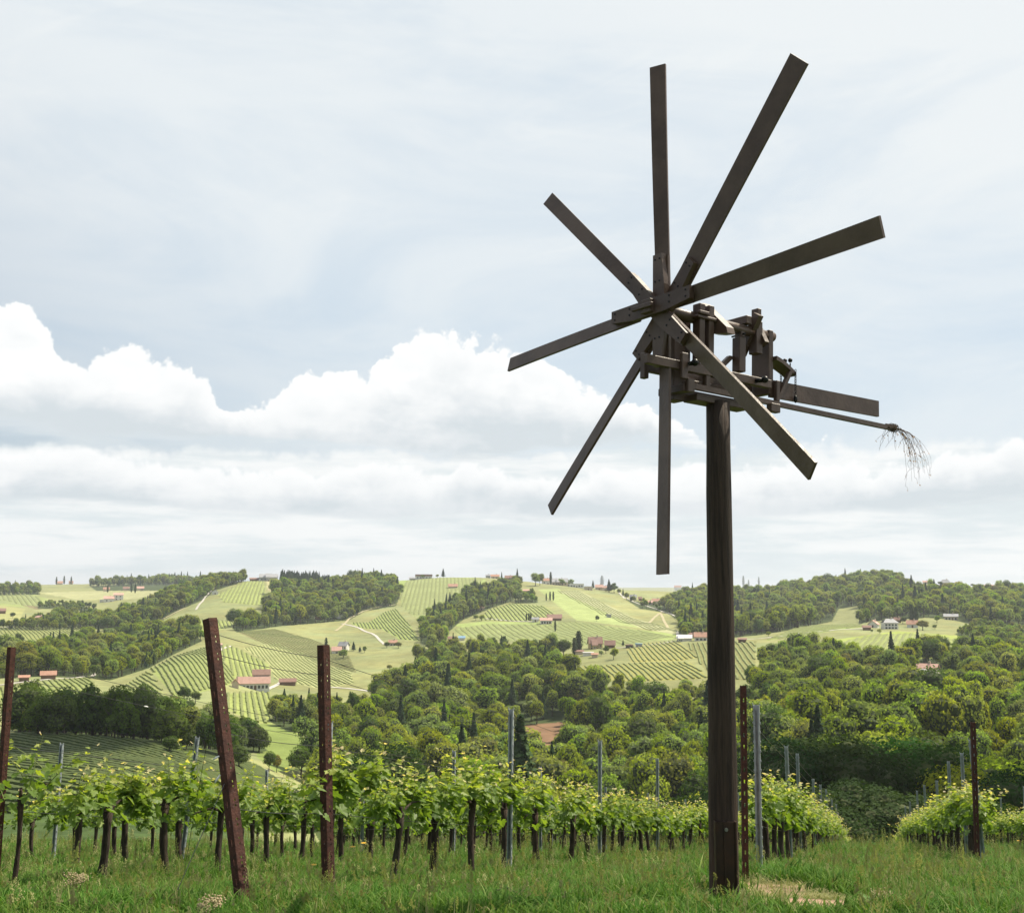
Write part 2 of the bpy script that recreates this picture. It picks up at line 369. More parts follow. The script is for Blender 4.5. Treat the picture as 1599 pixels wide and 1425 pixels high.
def inpoly(px,py,poly):
    px=np.asarray(px); py=np.asarray(py); r=np.zeros(px.shape,bool); n=len(poly)
    for i in range(n):
        x0,y0=poly[i]; x1,y1=poly[(i+1)%n]
        if y0==y1: continue
        c=((y0>py)!=(y1>py)); r^= c&(px<(x1-x0)*(py-y0)/(y1-y0)+x0)
    return r
# ------------------------------------------------------------------ land cover, drawn on the ground as the photo shows it
MEADOW=(.235,.245,.105)
FOREST={ # polygons are where the trunks stand
'ridge':dict(p=[(150,980),(200,960),(250,937),(300,920),(345,907),(385,901),(388,906),(335,922),(320,935),(290,948),(250,970),(215,978)],s=7,h=13,con=.05),
'knoll':dict(p=[(408,950),(425,930),(450,920),(500,915),(560,908),(615,910),(624,932),(618,946),(570,954),(545,968),(480,974),(440,977),(370,987),(362,980),(420,968)],s=7.5,h=13.5,con=.08),
'strip':dict(p=[(655,1004),(655,990),(668,970),(690,955),(700,945),(740,928),(780,918),(808,912),(815,920),(800,938),(760,952),(722,968),(702,985),(692,1012)],s=7.5,h=13,con=.12),
'clump':dict(p=[(803,936),(838,934),(840,941),(805,942)],s=6,h=11,con=.0),
'gorge':dict(p=[(520,1150),(560,1118),(600,1090),(650,1068),(700,1062),(760,1052),(840,1052),(882,1060),(905,1078),(1000,1090),(1105,1092),(1130,1110),(1130,1350),(520,1350),(470,1262),(480,1200)],s=7.2,h=12.5,con=.05),
'band':dict(p=[(668,1012),(690,1022),(760,1014),(870,1016),(884,1028),(870,1042),(760,1046),(650,1056),(648,1044)],s=7.5,h=11,con=.05),
'slope':dict(p=[(1170,1100),(1176,1055),(1200,1036),(1260,1028),(1330,1042),(1388,1058),(1402,1038),(1440,1028),(1600,1030),(1760,1030),(1900,1300),(1130,1300),(1130,1180)],s=7.5,h=12,con=.015),
'farhill':dict(p=[(1030,950),(1060,936),(1100,930),(1160,930),(1250,922),(1300,914),(1350,908),(1400,908),(1440,926),(1500,932),(1600,928),(1800,930),(1800,985),(1600,978),(1520,975),(1480,966),(1440,964),(1360,970),(1330,977),(1300,970),(1280,974),(1230,984),(1180,992),(1120,996),(1065,994),(1060,968)],s=8.5,h=13,con=.06),
'bank':dict(p=[(1490,990),(1530,972),(1600,985),(1700,990),(1700,1012),(1600,1012),(1520,1000)],s=5,h=6,con=.0),
'valley':dict(p=[(-150,1066),(-150,1020),(0,1022),(60,1012),(120,1008),(180,1002),(240,988),(300,988),(316,1000),(270,1022),(232,1043),(172,1062),(140,1058),(60,1056)],s=7.5,h=12.5,con=.06),
'hollow':dict(p=[(-100,982),(30,978),(60,970),(100,960),(150,962),(200,972),(210,985),(160,982),(60,984)],s=7,h=10,con=.06),
'copse':dict(p=[(20,1150),(28,1128),(90,1118),(200,1118),(240,1122),(330,1142),(400,1152),(418,1172),(330,1184),(230,1164),(120,1152)],s=6.6,h=10.5,con=.0),
'thicket':dict(p=[(418,1124),(436,1104),(500,1098),(562,1112),(530,1150),(450,1142)],s=6.5,h=9,con=.1),
'skyrow':dict(p=[(438,909),(515,909),(515,905),(438,905)],s=3.6,h=9.5,con=1.0),
'farwood':dict(p=[(140,915),(300,906),(330,908),(330,922),(150,922)],s=14,h=16,con=.15),
'leftrim':dict(p=[(-150,922),(0,920),(60,920),(62,928),(-150,932)],s=9,h=12,con=.05),
'hedge':dict(p=[(60,944),(110,942),(150,950),(150,956),(90,950),(60,950)],s=8,h=7,con=.0),
'garden':dict(p=[(975,935),(1030,945),(1062,952),(1062,960),(1000,950)],s=12,h=8,con=.05),
'belt':dict(p=[(1064,998),(1098,996),(1104,985),(1064,972)],s=6,h=12,con=.1),
}
CLEAR=[[(790,1150),(815,1132),(885,1126),(895,1150),(880,1200),(810,1215)],[(1296,975),(1310,950),(1340,945),(1346,960),(1338,980)],[(1415,1112),(1428,1048),(1480,1048),(1482,1112)],[(238,1112),(285,1108),(285,1128),(240,1128)]]
FIELDS=[ # polygon, colour, row direction (two photo points) or None, spacing, strip height
dict(p=[(0,1146),(60,1148),(230,1162),(330,1192),(400,1198),(470,1250),(470,1300),(-150,1300),(-150,1146)],c=(.065,.082,.024),d=((60,1180),(300,1222)),s=2.1,h=.75,k='dark green vineyard striped with close rows below the shaded trees'),  # ground colour darkened to carry the cloud shade on this field
dict(p=[(182,1077),(232,1046),(262,1092),(258,1098),(240,1092)],c=(.27,.29,.11),d=((205,1062),(246,1092)),s=2.4,h=1.3,k='small wedge of vine rows on the far left shoulder of the round vineyard hill'),
dict(p=[(234,1044),(330,1006),(362,1050),(366,1064),(350,1072),(275,1090)],c=(.24,.28,.09),d=((280,1027),(318,1078)),s=2.4,h=1.5,k='green vineyard of slanting rows on the round hill behind the leaning post'),
dict(p=[(338,1005),(366,1010),(418,1036),(424,1052),(366,1060)],c=(.25,.29,.09),d=((372,1013),(384,1058)),s=3.0,h=1.6,k='vineyard of upright rows just above the pink-roofed winery'),
dict(p=[(345,1083),(422,1080),(425,1130),(400,1128),(350,1105)],c=(.25,.29,.09),d=((385,1082),(390,1118)),s=2.6,h=1.6,k='vineyard of upright rows just below the pink-roofed winery'),
dict(p=[(420,1035),(380,1012),(430,1002),(500,1030),(548,1050),(552,1066),(505,1076),(430,1060)],c=(.33,.34,.15),d=((420,1012),(470,1060)),s=2.4,h=.8,k='pale vineyard slope right of the pink-roofed winery'),
dict(p=[(370,986),(428,982),(500,1002),(545,1024),(556,1050),(520,1040),(460,1018),(400,1000)],c=(.17,.16,.07),d=((400,988),(520,1035)),s=2.6,h=.7,k='brownish young vineyard above the pale slope'),
dict(p=[(575,972),(600,956),(618,950),(640,975),(655,1000),(625,998),(596,982),(562,980),(548,972)],c=(.24,.29,.09),d=((603,960),(632,992)),s=2.8,h=1.6,k='striped vineyard between the round wood and the tree strip'),
dict(p=[(-150,982),(0,980),(150,976),(135,992),(110,1006),(60,1003),(0,1000),(-150,1004)],c=(.28,.30,.10),d=((60,983),(88,1008)),s=3.0,h=1.4,k='light vineyard at the left edge under the valley road'),
dict(p=[(-150,1092),(0,1074),(140,1057),(152,1078),(60,1090),(0,1102),(-150,1112)],c=(.25,.29,.09),d=((80,1066),(100,1090)),s=2.6,h=1.5,k='vineyard strip at the left edge below the red barn road'),
dict(p=[(200,982),(260,966),(330,968),(408,972),(360,978),(320,990),(215,998)],c=(.27,.31,.10),d=((280,968),(282,994)),s=3.2,h=1.3,k='vineyard of upright rows under the ridge wood'),
dict(p=[(750,968),(762,952),(800,942),(850,946),(880,965),(840,969)],c=(.26,.30,.10),d=((800,944),(822,966)),s=3.4,h=1.4,k='vineyard left of the middle farmstead'),
dict(p=[(978,1010),(1010,1004),(1058,1000),(1092,1026),(1060,1032),(985,1034)],c=(.30,.28,.09),d=((1010,1006),(1036,1032)),s=2.6,h=1.3,k='yellowish vineyard under the white barn'),
dict(p=[(905,1040),(985,1036),(1078,1034),(1108,1058),(1000,1064),(920,1060)],c=(.28,.27,.08),d=((960,1037),(986,1060)),s=2.6,h=1.3,k='lower yellowish vineyard left of the windmill pole'),
dict(p=[(1070,1004),(1180,1002),(1178,1050),(1168,1062),(1110,1058)],c=(.19,.19,.07),d=((1110,1006),(1136,1058)),s=2.6,h=1.3,k='olive vineyard behind the windmill pole'),
dict(p=[(870,922),(905,922),(990,965),(1062,985),(1062,992),(1000,980)],c=(.33,.33,.18),d=((900,925),(1010,978)),s=3.5,h=.7,k='pale striped vineyard running down from the hilltop village'),
dict(p=[(1195,1000),(1230,985),(1290,975),(1350,978),(1250,992)],c=(.23,.29,.08),d=((1240,988),(1300,978)),s=3.5,h=1.0,k='green vineyard on the low shoulder below the wooded hill'),
dict(p=[(624,925),(640,902),(700,899),(755,905),(735,922),(700,936),(690,950),(660,966),(645,962),(625,945)],c=(.235,.265,.105),d=((650,912),(640,950)),s=4.5,h=.5,k='broad smooth vineyard slope under the skyline villa'),
dict(p=[(840,975),(900,970),(1000,984),(1055,994),(985,1006),(900,1008),(800,1000),(720,994),(705,982),(760,974)],c=(.225,.26,.10),d=((800,976),(850,1003)),s=4.5,h=.5,k='wide pale vineyard below the middle farmstead'),
dict(p=[(1370,990),(1440,988),(1500,1000),(1590,1008),(1590,1022),(1450,1022),(1400,1028),(1330,1020),(1310,1002)],c=(.235,.27,.09),d=((1420,990),(1400,1026)),s=3.5,h=.6,k='green vineyard below the white house on the right slope'),
dict(p=[(0,918),(60,932),(70,947),(0,942),(-150,945),(-150,925)],c=(.22,.25,.10),d=((20,925),(30,940)),s=6,h=.8,k='far vineyard on the left edge under the horizon trees'),
dict(p=[(340,928),(388,906),(412,905),(415,935),(405,945),(350,940)],c=(.26,.30,.10),d=((385,910),(372,938)),s=4.0,h=1.2,k='vineyard under the skyline wood beside the ridge path'),
]
PATCH=[ # plain covers
(dict(p=[(0,915),(0,945),(70,950),(110,945),(60,930)]),(.25,.29,.10)),
(dict(p=[(15,930),(40,935),(75,947),(60,952),(35,945)]),(.20,.17,.09)),
(dict(p=[(-150,945),(0,945),(40,950),(30,968),(-150,972)]),(.30,.30,.12)),
(dict(p=[(60,925),(160,922),(300,922),(210,935),(120,936)]),(.34,.34,.17)),
(dict(p=[(415,905),(500,905),(500,918),(418,922)]),(.36,.34,.17)),
(dict(p=[(620,900),(700,897),(760,905),(740,925),(700,940),(640,945),(622,930)]),(.26,.32,.10)),
(dict(p=[(840,920),(870,918),(1000,980),(900,968)]),(.29,.34,.13)),
(dict(p=[(830,1000),(700,975),(760,970),(900,972),(1062,990),(1050,998),(960,1003)]),(.27,.33,.11)),
(dict(p=[(405,1130),(420,1128),(480,1150),(500,1200),(430,1205),(400,1180)]),(.17,.215,.06)),
(dict(p=[(790,1150),(815,1132),(885,1126),(895,1150),(880,1200),(810,1215)]),(.20,.12,.07)),
(dict(p=[(1550,985),(1562,962),(1600,962),(1600,985),(1575,1000)]),(.30,.20,.12)),
(dict(p=[(1290,1000),(1400,985),(1600,1000),(1600,1025),(1400,1030),(1330,1020)]),(.28,.33,.08)),
]
ROADS=[([(-60,1078),(0,1070),(60,1062),(140,1056),(150,1050)],4,0),([(306,952),(318,936),(330,922),(345,911),(362,907)],4,0),([(215,979),(245,970),(262,962),(290,949)],3,1),
([(524,985),(536,976),(545,966),(560,958),(585,949),(618,944)],3,1),([(533,974),(560,980),(583,990),(600,1006)],3.4,0),([(0,980),(30,977),(75,976),(120,976),(152,973)],4,0),
([(975,932),(990,940),(1012,947),(1036,955),(1062,965)],4.5,0),([(1034,956),(1020,966),(1012,973),(985,971)],3.5,1),([(1032,958),(1043,981)],3,1),([(757,966),(790,969),(835,970)],3.4,0),
([(1155,1000),(1200,996),(1250,989),(1300,984),(1358,981)],3.8,0),([(336,1018),(348,1012),(362,1009)],5,0),([(418,1076),(436,1068),(440,1064)],5,0),([(512,1073),(545,1074),(580,1080)],4,0),
([(962,1012),(1000,1009),(1040,1003),(1066,1000)],4,0),([(975,934),(966,925),(972,917)],3.5,0),([(1060,985),(1058,990),(1066,998)],3.5,0),([(425,908),(420,922)],3.5,1),([(560,1135),(500,1128),(430,1125)],3,1)]
def cover(px,py,x,y):
    c=np.tile(np.array(MEADOW),(len(px),1))
    n=fbm(x/60,y/60,5,3)[:,None]; c=c*(1+.25*n)*(1+np.array([.12,0,-.1])*fbm(x/25,y/25,8,2)[:,None])
    for q,col in PATCH:
        m=inpoly(px,py,q['p']); c[m]=np.array(col)
    for f in FIELDS:
        m=inpoly(px,py,f['p']); c[m]=np.array(f['c'])*1.04
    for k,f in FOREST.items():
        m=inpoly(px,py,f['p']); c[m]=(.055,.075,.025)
    for q in CLEAR:
        m=inpoly(px,py,q)
        c[m]=MEADOW if q is not CLEAR[0] else (.20,.12,.07)
    return c
BARE=((1.95,8.1,.75,1.2,1.25),(.72,7.3,.6,.6,1.2),(2.75,7.4,.65,.6,1.15),(2.1,10.2,.65,1.8,1.1),(-3.6,8.2,.9,.45,.6),(1.9,6.75,.4,.3,1.0))
def build_ground():
    yr=list(np.linspace(-40,5,24))+list(np.linspace(5.3,14,110))
    y=14
    while y<60: y*=1.011; yr.append(y)
    while y<1500: y*=1.0036; yr.append(y)
    while y<3400: y*=1.012; yr.append(y)
    while y<14000: y*=1.05; yr.append(y)
    yr=np.array(yr)
    uf=np.arange(-.60,.6001,.0012); uo=.60*np.exp(np.linspace(.02,1.9,28)); u=np.concatenate([-uo[::-1],uf,uo])
    w=np.where(yr>5,yr,5+(5-yr)*.6)
    X=u[None,:]*w[:,None]; Yv=np.repeat(yr[:,None],len(u),1)
    Zv=ground_z(X,Yv)
    nr,nc=X.shape; x=X.ravel();yv=Yv.ravel();z=Zv.ravel()
    px,py=project(x,np.maximum(yv,1),z)
    c=cover(px,py,x,yv)
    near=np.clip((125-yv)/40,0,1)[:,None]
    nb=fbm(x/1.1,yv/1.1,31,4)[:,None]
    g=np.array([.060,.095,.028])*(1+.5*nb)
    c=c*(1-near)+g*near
    # trodden, bare and dry patches by the pole
    for (bx,by,rx,ry,k) in BARE:
        d=((x-bx)/rx)**2+((yv-by)/ry)**2+1.3*fbm(x*2.3,yv*2.3,77,3)
        m=(np.clip(1.25-d,0,1)*k)[:,None]; c=c*(1-m)+np.array([.27,.185,.12])*(1+.5*fbm(x*6,yv*6,13,3))[:,None]*m
    idx=np.arange(nr*nc).reshape(nr,nc)
    Fq=np.stack([idx[:-1,:-1],idx[:-1,1:],idx[1:,1:],idx[1:,:-1]],-1).reshape(-1,4)
    m=bpy.data.materials.new('ground'); m.use_nodes=True; n=NT(m.node_tree); n.n.clear()
    o=n.node('ShaderNodeOutputMaterial'); p=n.node('ShaderNodeBsdfPrincipled',{'Roughness':.95,'Specular IOR Level':.1}); n.l.new(p.outputs[0],o.inputs[0])
    at_=n.node('ShaderNodeAttribute',attribute_name='cover').outputs['Color']
    pos=n.node('ShaderNodeTexCoord').outputs['Object']
    n1=n.noise(pos,.12,5,.65); n2=n.noise(pos,1.4,4,.6); n3=n.noise(pos,.02,4,.6)
    v=n.m('MULTIPLY',n.smooth(n1,.3,.7,.86,1.12),n.smooth(n2,.3,.7,.9,1.1)); v=n.m('MULTIPLY',v,n.smooth(n3,.35,.65,.92,1.08))
    cc=n.node('ShaderNodeVectorMath',{0:at_},operation='SCALE'); n.l.new(v,cc.inputs[3])
    n.l.new(cc.outputs[0],p.inputs['Base Color'])
    bp=n.node('ShaderNodeBump',{'Height':n.noise(pos,14,5,.7),'Strength':.5,'Distance':.04}); n.l.new(bp.outputs[0],p.inputs['Normal'])
    me=np_mesh('ground',np.stack([x,yv,z],1),Fq,m,True,{'cover':('FLOAT_COLOR',np.concatenate([np.clip(c,0,1),np.ones((len(c),1))],1))})
    o=link('ground',me); tag(o,kind='structure')
build_ground()
# ------------------------------------------------------------------ roads
def ribbon(name,pts,wpx,m,label=None,off=.22):
    P=[hit(*p) for p in pts]; w=max(2.2,wpx*.5*P[len(P)//2][1]/F)
    q=[]
    for a,b in zip(P[:-1],P[1:]):
        n=max(1,int(np.hypot(*(b-a)[:2])/6))
        for i in range(n): q.append(a+(b-a)*i/n)
    q.append(P[-1]); q=np.array(q)
    for _ in range(3): q[1:-1]=(q[:-2]+2*q[1:-1]+q[2:])/4
    t=np.gradient(q[:,:2],axis=0); t/=np.linalg.norm(t,axis=1)[:,None]+1e-9; nn=np.stack([-t[:,1],t[:,0]],1)
    L=q[:,:2]+nn*w/2; Rr=q[:,:2]-nn*w/2; k=len(q)
    V=[]
    for A in (L,q[:,:2],Rr): V.append(np.column_stack([A,ground_z(A[:,0],A[:,1])+off]))
    V=np.concatenate(V); i=np.arange(k-1)
    Fq=np.concatenate([np.stack([i,i+k,i+k+1,i+1],1),np.stack([i+k,i+2*k,i+2*k+1,i+k+1],1)])
    o=link(name,np_mesh(name,V,Fq,m)); tag(o,label,kind='structure'); return o
asph=mat('pale_road',(.50,.47,.42),.9,noise=(.42,.39,.34),nscale=.2,coord='Object'); trackm=mat('earth_track',(.42,.36,.22),.95,noise=(.33,.30,.17),nscale=.3)
for pts,wp,k in ROADS: ribbon('farm_track' if k else 'road',pts,wp,trackm if k else asph)
# ------------------------------------------------------------------ far vineyards
vleaf=mat('vine_row_leaves',(.215,.245,.082),.8,noise=(.26,.285,.11),nscale=.6,trans=.25); vleafd=mat('vine_row_leaves_shaded',(.075,.105,.026),.8,noise=(.10,.125,.032),nscale=.6,trans=.2)  # second copy has cloud shade put into its colour, for the near-left field
def build_field(f):
    P=np.array([hit(*q)[:2] for q in f['p']]); A=hit(*f['d'][0])[:2]; B=hit(*f['d'][1])[:2]
    d=(B-A)/np.linalg.norm(B-A); n=np.array([-d[1],d[0]]); s=P@n; t=P@d
    V=[];Fs=[];cnt=0
    for k in np.arange(math.ceil(s.min()/f['s']),s.max()/f['s']):
        so=k*f['s']; xs=[]
        for i in range(len(P)):
            s0,s1=s[i],s[(i+1)%len(P)]
            if (s0>so)!=(s1>so): xs.append(t[i]+(t[(i+1)%len(P)]-t[i])*(so-s0)/(s1-s0))
        xs.sort()
        for a,b in zip(xs[::2],xs[1::2]):
            if b-a<3: continue
            if b-a>400: b=a+400
            m=int((b-a)/(1.8 if A[1]>300 else .9))+2; tt=np.linspace(a+.8,b-.8,m); pt=d[None]*tt[:,None]+n[None]*so
            r=rng.random((m,3)); am=1.0 if A[1]>300 else .3; hw=f['s']*(.21+.10*am*(r[:,0]-.5)); hh=f['h']*(.42 if A[1]>300 else 1)*(1+.45*am*(r[:,1]-.5))
            z=ground_z(pt[:,0],pt[:,1]); sh=(r[:,2]-.5)*.3*am
            for k2,(o_,hz_) in enumerate(((-1,.25),(-.8,.9),(.0,1.0),(.8,.9),(1,.25))):
                V.append(np.column_stack([pt+n[None]*((o_*hw+sh)[:,None]),z+hh*hz_]))
            for q in range(4):
                i0=cnt+q*m+np.arange(m-1); Fs.append(np.stack([i0,i0+1,i0+m+1,i0+m],1))
            cnt+=5*m
    if not V: return
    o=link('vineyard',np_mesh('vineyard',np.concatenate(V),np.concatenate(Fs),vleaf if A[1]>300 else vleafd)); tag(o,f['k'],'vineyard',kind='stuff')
for f in FIELDS: build_field(f)
# ------------------------------------------------------------------ trees
def leafmat(name,c,tip,var,trans=.3,ns=.35):
    return mat(name,c,.85,noise=tip,nscale=ns,objvar=var,trans=trans,spec=.06)
LM={'broad':leafmat('broadleaf_foliage',(.165,.212,.030),(.36,.395,.070),.6,.50),
    'pale':leafmat('pale_foliage',(.19,.24,.07),(.30,.34,.11),.4),
    'dark':leafmat('dark_foliage',(.065,.110,.020),(.12,.165,.03),.35,.35),
    'deep':leafmat('shade_darkened_foliage',(.018,.042,.008),(.042,.082,.014),.5,.25,1.2),  # near grove leaves, darkened so the colour holds the cloud shade
    'spruce':leafmat('spruce_needles',(.035,.068,.028),(.055,.09,.034),.35,.15),
    'poplar':leafmat('poplar_foliage',(.035,.058,.018),(.055,.08,.022),.3,.2),
    'copper':leafmat('rusty_foliage',(.20,.18,.045),(.27,.25,.06),.3,.3)}
core=mat('shaded_crown_core',(.050,.068,.018),.95,objvar=.3)  # solid lobe fillings, coloured like leaves in the crown's inner shade
bark=mat('bark',(.09,.07,.05),.95,noise=(.05,.04,.03),nscale=3)
def quads(c,nrm,size,r):
    n=len(c); a=r.normal(size=(n,3)); t=np.cross(nrm,a); t/=np.linalg.norm(t,axis=1)[:,None]+1e-9; b=np.cross(nrm,t)
    s=(size*(.6+.8*r.random(n)))[:,None]; t=t*s; b=b*s*.8
    V=np.stack([c-t-b*.3,c-t*.1-b,c+t+b*.2,c+t*.1+b],1).reshape(-1,3)
    return V,np.arange(4*n).reshape(n,4)
def crown(seed,kind,n,ls):
    """crown of a tree one unit tall, as many leaf clumps on uneven lobes"""
    r=np.random.default_rng(seed); C=[];Nn=[];cores=MB()
    if kind=='broad':
        k=r.integers(15,21); lob=[]
        for i in range(k):
            a=r.random()*2*math.pi; e=math.asin(-.62+1.56*r.random()); ce=math.cos(e)
            q=.72+.28*r.random(); lob.append((.25*q*ce*math.cos(a),.25*q*ce*math.sin(a),.55+.31*q*math.sin(e),.085+.065*r.random()))
        lob.append((0,0,.50,.24)); lob.append((0,0,.70,.21))
        an=np.array([r.uniform(.78,1.2),r.uniform(.78,1.2),1.0]); sh_=r.normal(size=2)*.05
        lob=[(l[0]*an[0]+sh_[0]*(l[2]-.3)*2,l[1]*an[1]+sh_[1]*(l[2]-.3)*2,l[2],l[3]*r.uniform(.8,1.2)) for l in lob]
        L=np.array(lob); per=r.choice(len(L),n,p=L[:,3]**2/np.sum(L[:,3]**2))
        d=r.normal(size=(n,3)); d[:,2]+=.25; d/=np.linalg.norm(d,axis=1)[:,None]
        rr=L[per,3]*(.82+.3*r.random(n)); c=L[per,:3]+d*rr[:,None]*np.array([1,1,.85])
        dist=np.min(np.where(np.arange(len(L))[None]==per[:,None],9,np.linalg.norm(c[:,None]-L[None,:,:3],axis=2)/L[None,:,3]),1)
        keep=dist>.80; c=c[keep]; nn=d[keep]+r.normal(size=(keep.sum(),3))*.45
        for l in lob: cores.ball(l[:3],l[3]*.74,6,(1,1,.85))
    elif kind=='spruce':
        t=r.random(n)**.75; z=.10+.9*t; a=r.random(n)*2*math.pi; lay=np.abs((z*16+.15*np.sin(a*3))%1-.5)*2
        rad=(1-t)*.25*(.62+.38*lay)*(1+.18*np.sin(a*5+z*30)); q=.55+.5*r.random(n)
        c=np.stack([rad*q*np.cos(a),rad*q*np.sin(a),z-.03*q*(1-t)],1); nn=np.stack([np.cos(a)*.5,np.sin(a)*.5,np.ones(n)*.8],1)+r.normal(size=(n,3))*.3
        cores.tube([(0,0,.12),(0,0,.5),(0,0,.93)],[.12,.075,.008],6)
    else: # poplar
        t=r.random(n); z=.06+.94*t; a=r.random(n)*2*math.pi; prof_=np.sin(math.pi*np.clip(t*.86+.10,0,1))**.6*.105
        rad=prof_*(.8+.35*r.random(n))*(1+.22*np.sin(a*3+z*21)); c=np.stack([rad*np.cos(a),rad*np.sin(a),z],1); nn=np.stack([np.cos(a),np.sin(a),np.full(n,.35)],1)+r.normal(size=(n,3))*.4
        cores.tube([(0,0,.08),(0,0,.3),(0,0,.7),(0,0,.95)],[.04,.075,.065,.01],6)
    nn/=np.linalg.norm(nn,axis=1)[:,None]; V,Fq=quads(c,nn,ls,r)
    cv=np.concatenate(cores.V); return V,Fq,cv,cores.FN
def trunk_mb(seed,kind):
    r=random.Random(seed); mb=MB(); top={'broad':.62,'spruce':.9,'poplar':.8}[kind]; r0={'broad':.026,'spruce':.018,'poplar':.018}[kind]
    pts=[(0,0,-.05)]+[((r.random()-.5)*.02*i,(r.random()-.5)*.02*i,top*i/5) for i in range(1,6)]
    mb.tube(pts,[r0*1.25]+[r0*(1-.8*i/5) for i in range(1,6)],7)
    if kind=='broad':
        for k in range(7):
            a=k*2.4+r.random(); z0=.22+.05*k; mb.tube([(0,0,z0),(.10*math.cos(a),.10*math.sin(a),z0+.10),(.22*math.cos(a),.22*math.sin(a),z0+.22)],[r0*.55,r0*.38,.003],5)
    return mb
def tree_meshes(seed,kind,n,ls,lm):
    V,Fq,cv,cF=crown(seed,kind,n,ls); nv=len(V)
    Fs=[Fq]; faces=[Fq]+[np.array(f,np.int32)+nv for f in cF.values()]
    me=np_mesh(kind+'_crown',np.concatenate([V,cv]),faces,lm); me.materials.append(core)
    mi=np.zeros(len(me.polygons),np.int32); mi[len(Fq):]=1; me.polygons.foreach_set('material_index',mi)
    tb=trunk_mb(seed,kind); tm=tb.mesh(kind+'_trunk',bark,True)
    # joined copy for the mass of the wood
    tv=np.concatenate(tb.V); base=nv+len(cv)
    me2=np_mesh(kind+'_whole',np.concatenate([V,cv,tv]),faces+[np.array(f,np.int32)+base for f in tb.FN.values()],lm)
    me2.materials.append(core); me2.materials.append(bark); ncore=sum(len(f) for f in cF.values())
    mi=np.zeros(len(me2.polygons),np.int32); mi[len(Fq):]=1; mi[len(Fq)+ncore:]=2; me2.polygons.foreach_set('material_index',mi)
    return me,tm,me2
PT={'broad':[tree_meshes(100+i,'broad',2300,.021,LM['broad']) for i in range(6)],
    'pale':[tree_meshes(120+i,'broad',2100,.021,LM['pale']) for i in range(2)],
    'copper':[tree_meshes(130,'broad',2100,.021,LM['copper'])],
    'dark':[tree_meshes(140+i,'broad',2600,.020,LM['dark']) for i in range(3)],
    'spruce':[tree_meshes(150+i,'spruce',1900,.022,LM['spruce']) for i in range(3)],
    'poplar':[tree_meshes(160+i,'poplar',1300,.016,LM['poplar']) for i in range(2)],
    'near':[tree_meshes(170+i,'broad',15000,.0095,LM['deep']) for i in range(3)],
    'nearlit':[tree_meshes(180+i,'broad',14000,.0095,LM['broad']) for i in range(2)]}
PK=list(PT); KINDNAME={'broad':'broadleaf_tree','pale':'broadleaf_tree','copper':'broadleaf_tree','dark':'broadleaf_tree','spruce':'spruce_tree','poplar':'poplar_tree','near':'broadleaf_tree','nearlit':'broadleaf_tree'}
def plant(kind,v,x,y,z,h,wd,rz,label,group=None,cat='tree'):
    me,tm,_=PT[kind][v]; o=empty(KINDNAME[kind],(x,y,z),rz); o.scale=(h*wd,h*wd,h); tag(o,label,cat,group)
    link('crown',me,o); link('trunk',tm,o); return o
# the woods
trees=[]  # x,y,z,h,kind,variant,wood
for wn,(name,f) in enumerate(FOREST.items()):
    P=np.array([hit(*q)[:2] for q in f['p']]); s=f['s']; lo=P.min(0)-60; hi=P.max(0)+60
    hi[1]=min(hi[1],3300); gx,gy=np.meshgrid(np.arange(lo[0],hi[0],s),np.arange(lo[1],hi[1],s))
    gx=gx.ravel()+(rng.random(gx.size)-.5)*s*.95; gy=gy.ravel()+(rng.random(gy.size)-.5)*s*.95
    m=gy>95; gx=gx[m]; gy=gy[m]
    z=ground_z(gx,gy); px,py=project(gx,gy,z); m=inpoly(px,py,f['p'])&(px>-160)&(px<1760)&(gy>lo[1]+40)&(gy<hi[1])
    for q in CLEAR: m&=~inpoly(px,py,q)
    if name=='farwood': m&=gy>1900
    for x,y,zz,u1,u2,u3 in zip(gx[m],gy[m],z[m],rng.random(m.sum()),rng.random(m.sum()),rng.random(m.sum())):
        con=f['con']; patch=fbm(np.array([x/40]),np.array([y/40]),55,2)[0]
        k='spruce' if u1<con*(1+2.5*patch)+ (0 if con<1 else 1) else ('pale' if u2<.10+.25*patch else 'copper' if u2>.985 else 'dark' if (u2>.90 or name=='copse') else 'broad')
        h=f['h']*(.60+.62*u3**1.3)*(1+.55*fbm(np.array([x/28]),np.array([y/28]),71,2)[0])*(1.18 if k=='spruce' else 1)
        if name in ('copse','thicket'): zz-=.13*h
        trees.append((x,y,zz,h,k,int(rng.integers(0,len(PT[k]))),name))
trees.sort(key=lambda t:t[1])
env=np.full(1000,1215.0); env[550:]=1300.0; vis=[]
for i,t in enumerate(trees):
    x,y,z,h,k,v,nm=t; px,pt=project(x,y,z+h*.97); _,pb=project(x,y,z); hw=max(2,(.30 if k!='spruce' else .15)*h*F/y)
    a=int((px-hw*.6)/2)+50; b=int((px+hw*.6)/2)+51
    if 0<=px<=1599 and 0<=a<b<=1000:
        over=float(np.mean(env[a:b]))-pt
        if over>2: vis.append((min(over,pb-pt)*hw,i))
    if 0<=a<b<=1000: env[a:b]=np.minimum(env[a:b],pt+.2*(pb-pt))
